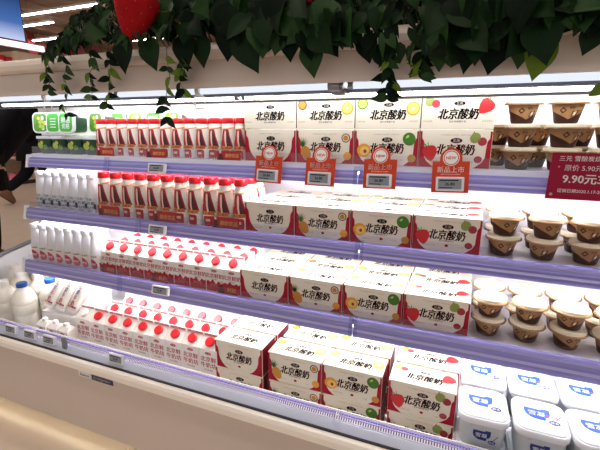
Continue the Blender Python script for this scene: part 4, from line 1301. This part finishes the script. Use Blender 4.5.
# trailing sprays of small leaves
sprays = [(48, 62, 100, 'left-most trailing vine over the canopy fascia'), (66, 60, 122, 'long trailing vine hanging before the green tubs'), (92, 56, 104, 'short trailing vine at the left of the canopy'), (110, 56, 112, 'trailing vine hanging just left of the bottles'), (168, 60, 126, 'trailing vine reaching down to the red caps'), (182, 58, 98, 'trailing vine before the canopy tube, above bottles'), (388, 60, 105, 'thin vine hanging over the lime box'), (420, 56, 84, 'leafy spray at the canopy above the strawberry box')]
for (px, y0, y1, lab) in sprays:
    b0 = atY(px, y0 - 12, 0.925)
    P = empty('trailing_vine', b0, label=lab, cat='vine', group='trailing vines on the canopy')
    pts = []
    m_ = 7
    for k in range(m_ + 1):
        yy = y0 - 12 + (y1 - y0 + 4) * k / m_
        pts.append(atY(px + rg.uniform(-2.5, 2.5), yy, 0.925 - 0.006 * math.sin(k)) - b0)
    pts = [Vector((0, 0.06, 0.05)), ] + pts
    obj('stem', MB().tube(pts, 0.0013, M_stem, 5, 0.0007).mesh('stem', True), P)
    for k in range(2, len(pts)):
        for s_ in (-1, 1):
            if rg.random() < 0.12:
                continue
            put_leaf(P, rg.choice(SLIM), pts[k] + b0 + Vector((0, -0.002, 0)), rg.uniform(0.026, 0.042), -s_ * rg.uniform(0.4, 1.5), rg.uniform(-0.5, 0.5), rg.uniform(-0.3, 0.3), b0)

# plush strawberries
M_berry = mat('red_plush', 'a50c14', 0.85, 0.2, var=0.22, scale=60, bump=0.6)
M_seed = mat('plush_seed', 'b8352c', 0.7, var=0.1)


def berry_obj(px, py, Y, s_, rot, lab):
    c = atY(px, py, Y)
    e = empty('plush_strawberry', c, rot, lab, 'ornament', 'red plush strawberries')
    prof = [(0.010, -0.072), (0.022, -0.066), (0.034, -0.045), (0.050, -0.012), (0.060, 0.018), (0.060, 0.040), (0.046, 0.060), (0.022, 0.070), (0.002, 0.072)]
    seg = 20
    b = MB().lathe([(r * s_, z * s_) for r, z in prof], M_berry, seg)
    obj('berry_body', b.mesh('berry_body', True), e)
    sd = MB()
    rf = prof_fn(prof)
    for k in range(5):
        for j in range(9):
            z = -0.05 + k * 0.024
            a = 2 * PI * (j + 0.5 * (k % 2)) / 9
            r = rf(z) + 0.0004
            cc = Vector((r * math.cos(a), r * math.sin(a), z)) * s_
            t = MB().lathe([(0.0004, -0.003), (0.0014, -0.001), (0.0012, 0.001), (0.0003, 0.003)], M_seed, 5)
            sd.add([Vector(v) * s_ + cc for v in t.v], t.f, M_seed)
    obj('seeds', sd.mesh('seeds'), e, kind='stuff')
    cal = MB()
    for j in range(6):
        a = 2 * PI * j / 6
        d = Vector((math.cos(a), math.sin(a), 0))
        n_ = Vector((-d.y, d.x, 0))
        cal.add([Vector((0, 0, 0.074)) * s_, (d * 0.03 + n_ * 0.014 + Vector((0, 0, 0.072))) * s_, (d * 0.060 + Vector((0, 0, 0.056))) * s_, (d * 0.03 - n_ * 0.014 + Vector((0, 0, 0.072))) * s_], [(0, 3, 2, 1)], GREENS[0])
    obj('calyx', cal.mesh('calyx'), e)


berry_obj(135, 12, 0.93, 0.97, (0.0, 0.30, 0.2), 'large red plush strawberry among the ivy at left')
berry_obj(300, -18, 0.96, 0.75, (0.1, -0.2, 0), 'red plush strawberry peeping out above the middle pothos')
berry_obj(474, -13, 0.95, 0.70, (0.1, 0.3, 0), 'red plush strawberry among leaves above the strawberry box')

# ------------------------------------------------------------------ people
M_coat = mat('black_wool', '0c0d14', 0.85, 0.2, var=0.3, scale=30)
M_trous = mat('dark_navy_cloth', '0b0d18', 0.85, 0.2, var=0.3, scale=30)
M_boot = mat('brown_leather', '6e4328', 0.45, var=0.25, scale=40)
M_skinp = mat('skin', 'c39a84', 0.55, var=0.05)
M_hair = mat('black_hair', '0a0808', 0.5, var=0.2)
M_sole = mat('dark_sole', '1c1512', 0.7, var=0.1)


def skinned(name, verts, edges, radii, m, parent, sub=2):
    me = bpy.data.meshes.new(name)
    me.from_pydata(verts, edges, [])
    o = bpy.data.objects.new(name, me)
    COL.objects.link(o)
    md = o.modifiers.new('skin', 'SKIN')
    md.use_smooth_shade = True
    for i, r in enumerate(radii):
        r = r if isinstance(r, tuple) else (r, r)
        o.data.skin_vertices[0].data[i].radius = r
    o.data.skin_vertices[0].data[0].use_root = True
    sb = o.modifiers.new('sub', 'SUBSURF')
    sb.levels = sub
    sb.render_levels = sub
    dg = bpy.context.evaluated_depsgraph_get()
    me2 = bpy.data.meshes.new_from_object(o.evaluated_get(dg))
    me2.name = name
    me2.materials.clear()
    me2.materials.append(m)
    me2.polygons.foreach_set('use_smooth', [True] * len(me2.polygons))
    bpy.data.objects.remove(o)
    bpy.data.meshes.remove(me)
    return obj(name, me2, parent)


def foot(par, heel, toe, m):
    """boot from heel to toe"""
    h, t = Vector(heel), Vector(toe)
    d = (t - h).normalized()
    s_ = Vector((0, 1, 0))
    u = d.cross(s_) * -1
    if u.z < 0:
        u = -u
    b = MB()
    loops = []
    for k, (f, wd, ht) in enumerate([(-0.06, 0.040, 0.12), (0.05, 0.050, 0.18), (0.34, 0.052, 0.17), (0.60, 0.054, 0.11), (0.88, 0.054, 0.08), (1.06, 0.040, 0.05)]):
        c = h + (t - h) * f
        loops.append([c + s_ * (-wd), c + s_ * wd, c + s_ * wd + u * ht * 0.6, c + s_ * wd * 0.6 + u * ht, c - s_ * wd * 0.6 + u * ht, c - s_ * wd + u * ht * 0.6])
    b.loft(loops, m)
    o = obj('boot', b.mesh('boot', True, 60), par)
    sl = MB()
    loops = []
    for f, wd in [(-0.03, 0.032), (0.3, 0.038), (0.85, 0.048), (1.04, 0.034)]:
        c = h + (t - h) * f
        loops.append([c - s_ * wd - u * 0.018, c + s_ * wd - u * 0.018, c + s_ * wd - u * 0.0005, c - s_ * wd - u * 0.0005])
    sl.loft(loops, M_sole)
    obj('sole', sl.mesh('sole'), o)


def person(loc, rz, lab, legs, lean, pockets=False):
    """x forward, z up; legs: per side (hip, knee, ankle, heel, toe)"""
    P = empty('person', loc, (0, 0, rz), lab, 'person')
    pel, ch, nk, hd = (0, 0, 0.98), (lean * 0.6, 0, 1.36), (lean * 0.8, 0, 1.54), (lean, 0, 1.68)
    V = [pel, (lean * 0.3, 0, 1.15), ch, nk, (lean, 0, 1.62), hd, (lean, 0, 1.76)]
    Ed = [(0, 1), (1, 2), (2, 3), (3, 4), (4, 5), (5, 6)]
    Rr = [(0.15, 0.11), (0.14, 0.10), (0.17, 0.11), 0.055, 0.07, 0.09, 0.07]
    arms = []
    for s_, sw in ((1, 0.16), (-1, -0.12)):
        sh, el, wr = (ch[0], s_ * 0.20, 1.46), (ch[0] - sw * 0.5, s_ * 0.27, 1.18), (ch[0] + sw * 0.6, s_ * 0.26, 0.95)
        if pockets:
            el, wr = (ch[0] - 0.16, s_ * 0.30, 1.22), (lean * 0.25 + 0.02, s_ * 0.16, 1.04)
        n = len(V)
        V += [sh, el, wr, (wr[0] + 0.02, wr[1], wr[2] - 0.08)]
        Ed += [(2, n), (n, n + 1), (n + 1, n + 2), (n + 2, n + 3)]
        Rr += [0.06, 0.045, 0.032, 0.03] if not pockets else [0.05, 0.02, 0.02, 0.02]
        arms.append((sh, el, wr))
        # fingers
        for k in range(0 if pockets else 4):
            m = len(V)
            fx = wr[0] + 0.045 - 0.02 * k
            V += [(fx, wr[1], wr[2] - 0.12), (fx + 0.008, wr[1] - s_ * 0.012, wr[2] - 0.165 + 0.004 * abs(k - 1.5))]
            Ed += [(n + 3, m), (m, m + 1)]
            Rr += [0.009, 0.007]
        m = len(V)
        V += [(wr[0] + 0.055, wr[1], wr[2] - 0.075), (wr[0] + (0.07 if not pockets else 0.056), wr[1], wr[2] - 0.11)]
        Ed += [(n + 3, m), (m, m + 1)]
        Rr += [0.01, 0.008]
    for (hip, kn, an, he, to) in legs:
        n = len(V)
        V += [hip, kn, an]
        Ed += [(0, n), (n, n + 1), (n + 1, n + 2)]
        Rr += [0.085, 0.055, 0.038]
    skinned('body', V, Ed, Rr, M_skinp, P, 1)
    # hair and face
    h = MB()
    hp = [(0.02, 0.14), (0.075, 0.11), (0.102, 0.05), (0.104, 0.0), (0.10, -0.05), (0.085, -0.09)]
    for k in range(len(hp) - 1):
        pass
    h.loft([[(hd[0] - 0.018 + r * math.cos(2 * PI * j / 14), r * 0.9 * math.sin(2 * PI * j / 14), hd[2] + z - (0.0 if math.cos(2 * PI * j / 14) < 0.4 else -0.05 * (z < 0.03))) for j in range(14)] for r, z in hp[::-1]], M_hair)
    obj('hair', h.mesh('hair', True), P)
    f = MB()
    f.add([(hd[0] + 0.088, -0.012, hd[2] - 0.035), (hd[0] + 0.088, 0.012, hd[2] - 0.035), (hd[0] + 0.115, 0, hd[2] - 0.04), (hd[0] + 0.09, 0, hd[2] + 0.01)], [(0, 1, 2), (0, 2, 3), (1, 3, 2)], M_skinp)
    for s_ in (-1, 1):
        f.flat(ell(s_ * 0.032, hd[2] + 0.0, 0.011, 0.006, 8), M_hair, lambda u, v: (hd[0] + 0.093, u, v))
    f.flat(ell(0, hd[2] - 0.062, 0.02, 0.005, 8), M_boot, lambda u, v: (hd[0] + 0.082, u, v))
    obj('face', f.mesh('face'), P)
    # trousers
    tv, te, tr = [pel], [], [(0.16, 0.13)]
    for (hip, kn, an, he, to) in legs:
        n = len(tv)
        tv += [hip, kn, tuple(Vector(an) * 0.95 + Vector(kn) * 0.05)]
        te += [(0, n), (n, n + 1), (n + 1, n + 2)]
        tr += [0.135, 0.105, 0.080]
    skinned('trousers', tv, te, tr, M_trous, P, 2)
    cm = MB()
    bulk = 0.035 if pockets else 0.02
    rings = []
    for z, cx, rx, ry in [(0.76, 0.0, 0.20, 0.25), (0.98, 0.0, 0.185, 0.235), (1.15, lean * 0.3, 0.175, 0.225), (1.36, lean * 0.6, 0.18, 0.25), (1.47, lean * 0.72, 0.15, 0.22), (1.53, lean * 0.79, 0.085, 0.10), (1.57, lean * 0.82, 0.075, 0.08)]:
        rings.append([(cx + (rx + bulk) * math.cos(2 * PI * j / 20), (ry + bulk) * math.sin(2 * PI * j / 20), z) for j in range(20)])
    cm.loft(rings, M_coat)
    for sh, el, wr in arms:
        cm.tube([sh, tuple((Vector(sh) + Vector(el)) / 2), el, tuple((Vector(el) + Vector(wr)) / 2), wr], 0.095, M_coat, 10, 0.065)
    obj('coat', cm.mesh('coat', True), P)
    for (hip, kn, an, he, to) in legs:
        foot(P, he, to, M_boot)


fwd = math.atan2(1.7, 1.0)
toe = atZ(14, 205, 0.0)
d2 = Vector((math.cos(fwd), math.sin(fwd), 0))
pA = Vector((toe.x, toe.y, 0)) + d2 * 0.37
trail = ((0, 0.10, 0.92), (-0.10, 0.10, 0.52), (-0.46, 0.10, 0.24), (-0.54, 0.10, 0.19), (-0.37, 0.10, 0.025))
lead = ((0, -0.10, 0.92), (0.22, -0.10, 0.53), (0.26, -0.10, 0.13), (0.20, -0.10, 0.019), (0.45, -0.10, 0.019))
person((pA.x, pA.y, 0), fwd, 'person in a black coat and brown boots walking away past the case', [trail, lead], 0.10, True)
stand = lambda s_: ((0, s_ * 0.10, 0.92), (0.02, s_ * 0.11, 0.50), (0.0, s_ * 0.11, 0.13), (-0.06, s_ * 0.11, 0.019), (0.20, s_ * 0.11, 0.019))
pB = atZ(-5, 268, 0.0)
person((pB.x, pB.y, 0), fwd, 'person in dark clothes leaning in at the left picture edge', [stand(1), stand(-1)], 0.55, True)

# ------------------------------------------------------------------ far background at the left
FX = -9.6
M_cr2 = mat('far_shelf_cream', 'cdb79c', 0.6, var=0.05)
M_fd = mat('far_shelf_dark', '2a2328', 0.7, var=0.1)
e = empty('store_shelving', (FX, 0, 0), label='tall cream store shelving unit at the far left with pink meat packs', cat='shelving')
ya, yb = 3.6, 8.6
obj('back_panel', MB().box(-0.65, -0.6, ya, yb, 0.0, 2.99, M_cr2).mesh('back_panel'), e)
for y in (ya, 6.56, yb):
    obj('upright', MB().box(-0.6, 0.02, y - 0.03, y + 0.03, 0.0, 2.995, M_cr2).mesh('upright'), e)
for z in (0.12, 0.62, 1.1, 1.6, 2.1, 2.62):
    obj('shelf_board', MB().box(-0.6, 0.0, ya + 0.03, 6.53, z - 0.03, z, M_cr2).mesh('shelf_board'), e)
    obj('shelf_board', MB().box(-0.6, 0.0, 6.59, yb - 0.03, z - 0.03, z, M_cr2).mesh('shelf_board'), e)
obj('kick_board', MB().box(-0.02, 0.0, ya + 0.03, yb - 0.03, 0.0, 0.09, M_fd).mesh('kick_board'), e)
obj('top_panel', MB().box(-0.05, -0.01, 6.59, yb - 0.03, 2.64, 2.995, M_cr2).mesh('top_panel'), e)
cols = [('d04a62', 'pink'), ('b8283a', 'red'), ('e0708a', 'pale pink')]
cn = 0
for lv, z in enumerate((0.12, 0.62)):
    for k in range(7):
        c_, cname = cols[(k + lv) % 3]
        pk = empty('meat_pack', (FX - 0.16, 5.05 + 0.2 * k, z + 0.0006), label=f'{cname} wrapped meat pack, {ORD[k]} from left on {["lowest", "second lowest"][lv]} far shelf', cat='meat pack', group='meat packs on the far shelving')
        obj('foam_tray', MB().loft([[(x, y, 0) for x, y in rrect(0.22, 0.15, 0.02)], [(x, y, 0.03) for x, y in rrect(0.26, 0.18, 0.02)]], M_paper).mesh('foam_tray'), pk)
        obj('wrapped_meat', MB().loft([[(x, y, 0.0305) for x, y in rrect(0.25, 0.17, 0.02)], [(x, y, 0.11) for x, y in rrect(0.24, 0.165, 0.03)], [(x, y, 0.15) for x, y in rrect(0.18, 0.12, 0.03)]], mat('meat_' + cname.replace(' ', '_'), c_, 0.3, var=0.3, scale=30)).mesh('wrapped_meat', True, 50), pk)
for k, (y, m_, hh, lab) in enumerate([(6.10, M_navy, 0.30, 'dark blue box on the far top shelf, left'), (6.26, M_cap, 0.26, 'bright red box on the far top shelf'), (6.44, M_lred, 0.24, 'darker red box on far top shelf by the upright')]):
    bx_ = empty('packaged_goods', (FX - 0.2, y, 2.6205), label=lab, cat='package', group='packages on the far top shelf')
    obj('package_body', MB().loft([[(x, yy, 0) for x, yy in rrect(0.2, 0.145, 0.01, 1)], [(x, yy, hh) for x, yy in rrect(0.2, 0.145, 0.01, 1)]], m_).mesh('package_body'), bx_)
    obj('package_label', MB().flat(ell(0, hh * 0.4, 0.05, hh * 0.2, 10), M_paper, lambda u, v: (0.1006, u, v)).mesh('package_label'), bx_)
for k in range(6):
    rr = empty('round_loaf', (FX + 0.0, 7.30 + 0.16 * k, 2.9955), label=f'dark brown round package on top of far shelving, {ORD[k]} from left', cat='package', group='round packages on the far shelving')
    rr.location.x = FX - 0.2
# lit header and blue screen above the shelving
pl_ = empty('light_box', (FX + 0.06, 0, 3.06), label='long pinkish white light box on top of the far shelving', cat='light box')
obj('frame', MB().box(-0.10, -0.02, ya, 7.22, 0.0, 0.14, M_white).mesh('frame'), pl_)
obj('lit_face', MB().box(-0.0195, -0.015, ya, 7.22, 0.008, 0.132, emit('light_box_face', (255, 215, 235), 1.6)).mesh('lit_face'), pl_)


def screen_mat():
    m = bpy.data.materials.new('blue_screen_picture')
    m.use_nodes = True
    nt = m.node_tree
    nt.nodes.remove(nt.nodes['Principled BSDF'])
    em = nt.nodes.new('ShaderNodeEmission')
    em.inputs[1].default_value = 0.8
    tc = nt.nodes.new('ShaderNodeTexCoord')
    sx = nt.nodes.new('ShaderNodeSeparateXYZ')
    rp = nt.nodes.new('ShaderNodeValToRGB')
    rp.color_ramp.elements[0].color = lin((196, 205, 240))
    rp.color_ramp.elements[1].color = lin((28, 50, 98))
    e2 = rp.color_ramp.elements.new(0.35)
    e2.color = lin((72, 110, 175))
    nt.links.new(tc.outputs['Generated'], sx.inputs[0])
    nt.links.new(sx.outputs['Z'], rp.inputs[0])
    nt.links.new(rp.outputs[0], em.inputs[0])
    nt.links.new(em.outputs[0], nt.nodes['Material Output'].inputs[0])
    return m


bs = empty('advertising_screen', (FX + 0.08, 0, 3.205), label='tall blue advertising screen above the far shelving', cat='screen')
obj('screen_frame', MB().box(-0.12, -0.02, 4.6, 6.78, 0.0, 1.07, M_fd).mesh('screen_frame'), bs)
obj('screen_face', MB().box(-0.0195, -0.012, 4.62, 6.76, 0.02, 1.05, screen_mat()).mesh('screen_face'), bs)

# red hanging banners beyond
M_ban = [mat('banner_red', '9c2c34', 0.8, var=0.15), mat('banner_rose', 'b0626a', 0.8, var=0.15)]
for k in range(8):
    b = empty('hanging_banner', (-15.2, 11.0 + 0.42 * k, 4.75), label=f'red hanging banner beyond the shelving, {ORD[k]} from left', cat='banner', group='red hanging banners')
    obj('banner_cloth', MB().box(-0.01, 0.01, -0.14, 0.14, -1.1, -0.05, M_ban[k % 2]).mesh('banner_cloth'), b)
    obj('banner_wire', MB().tube([(0, 0, -0.03), (0, 0, 0.15)], 0.004, M_grey, 5).mesh('banner_wire'), b)
    obj('banner_rod', MB().tube([(0, -0.16, -0.04), (0, 0.16, -0.04)], 0.012, M_grey, 6).mesh('banner_rod'), b)
# remove any placeholder that never received a body
for o in [o for o in COL.objects if o.name.startswith('round_loaf')]:
    d_ = MB().lathe([(0.06, 0), (0.075, 0.02), (0.07, 0.07), (0.03, 0.10), (0.004, 0.105)], M_ldark, 12)
    obj('loaf_body', d_.mesh('loaf_body', True), o)
    obj('paper_band', MB().lathe([(0.0752, 0.018), (0.0765, 0.02), (0.0745, 0.045), (0.073, 0.045)], M_gap, 12).mesh('paper_band', True), o)
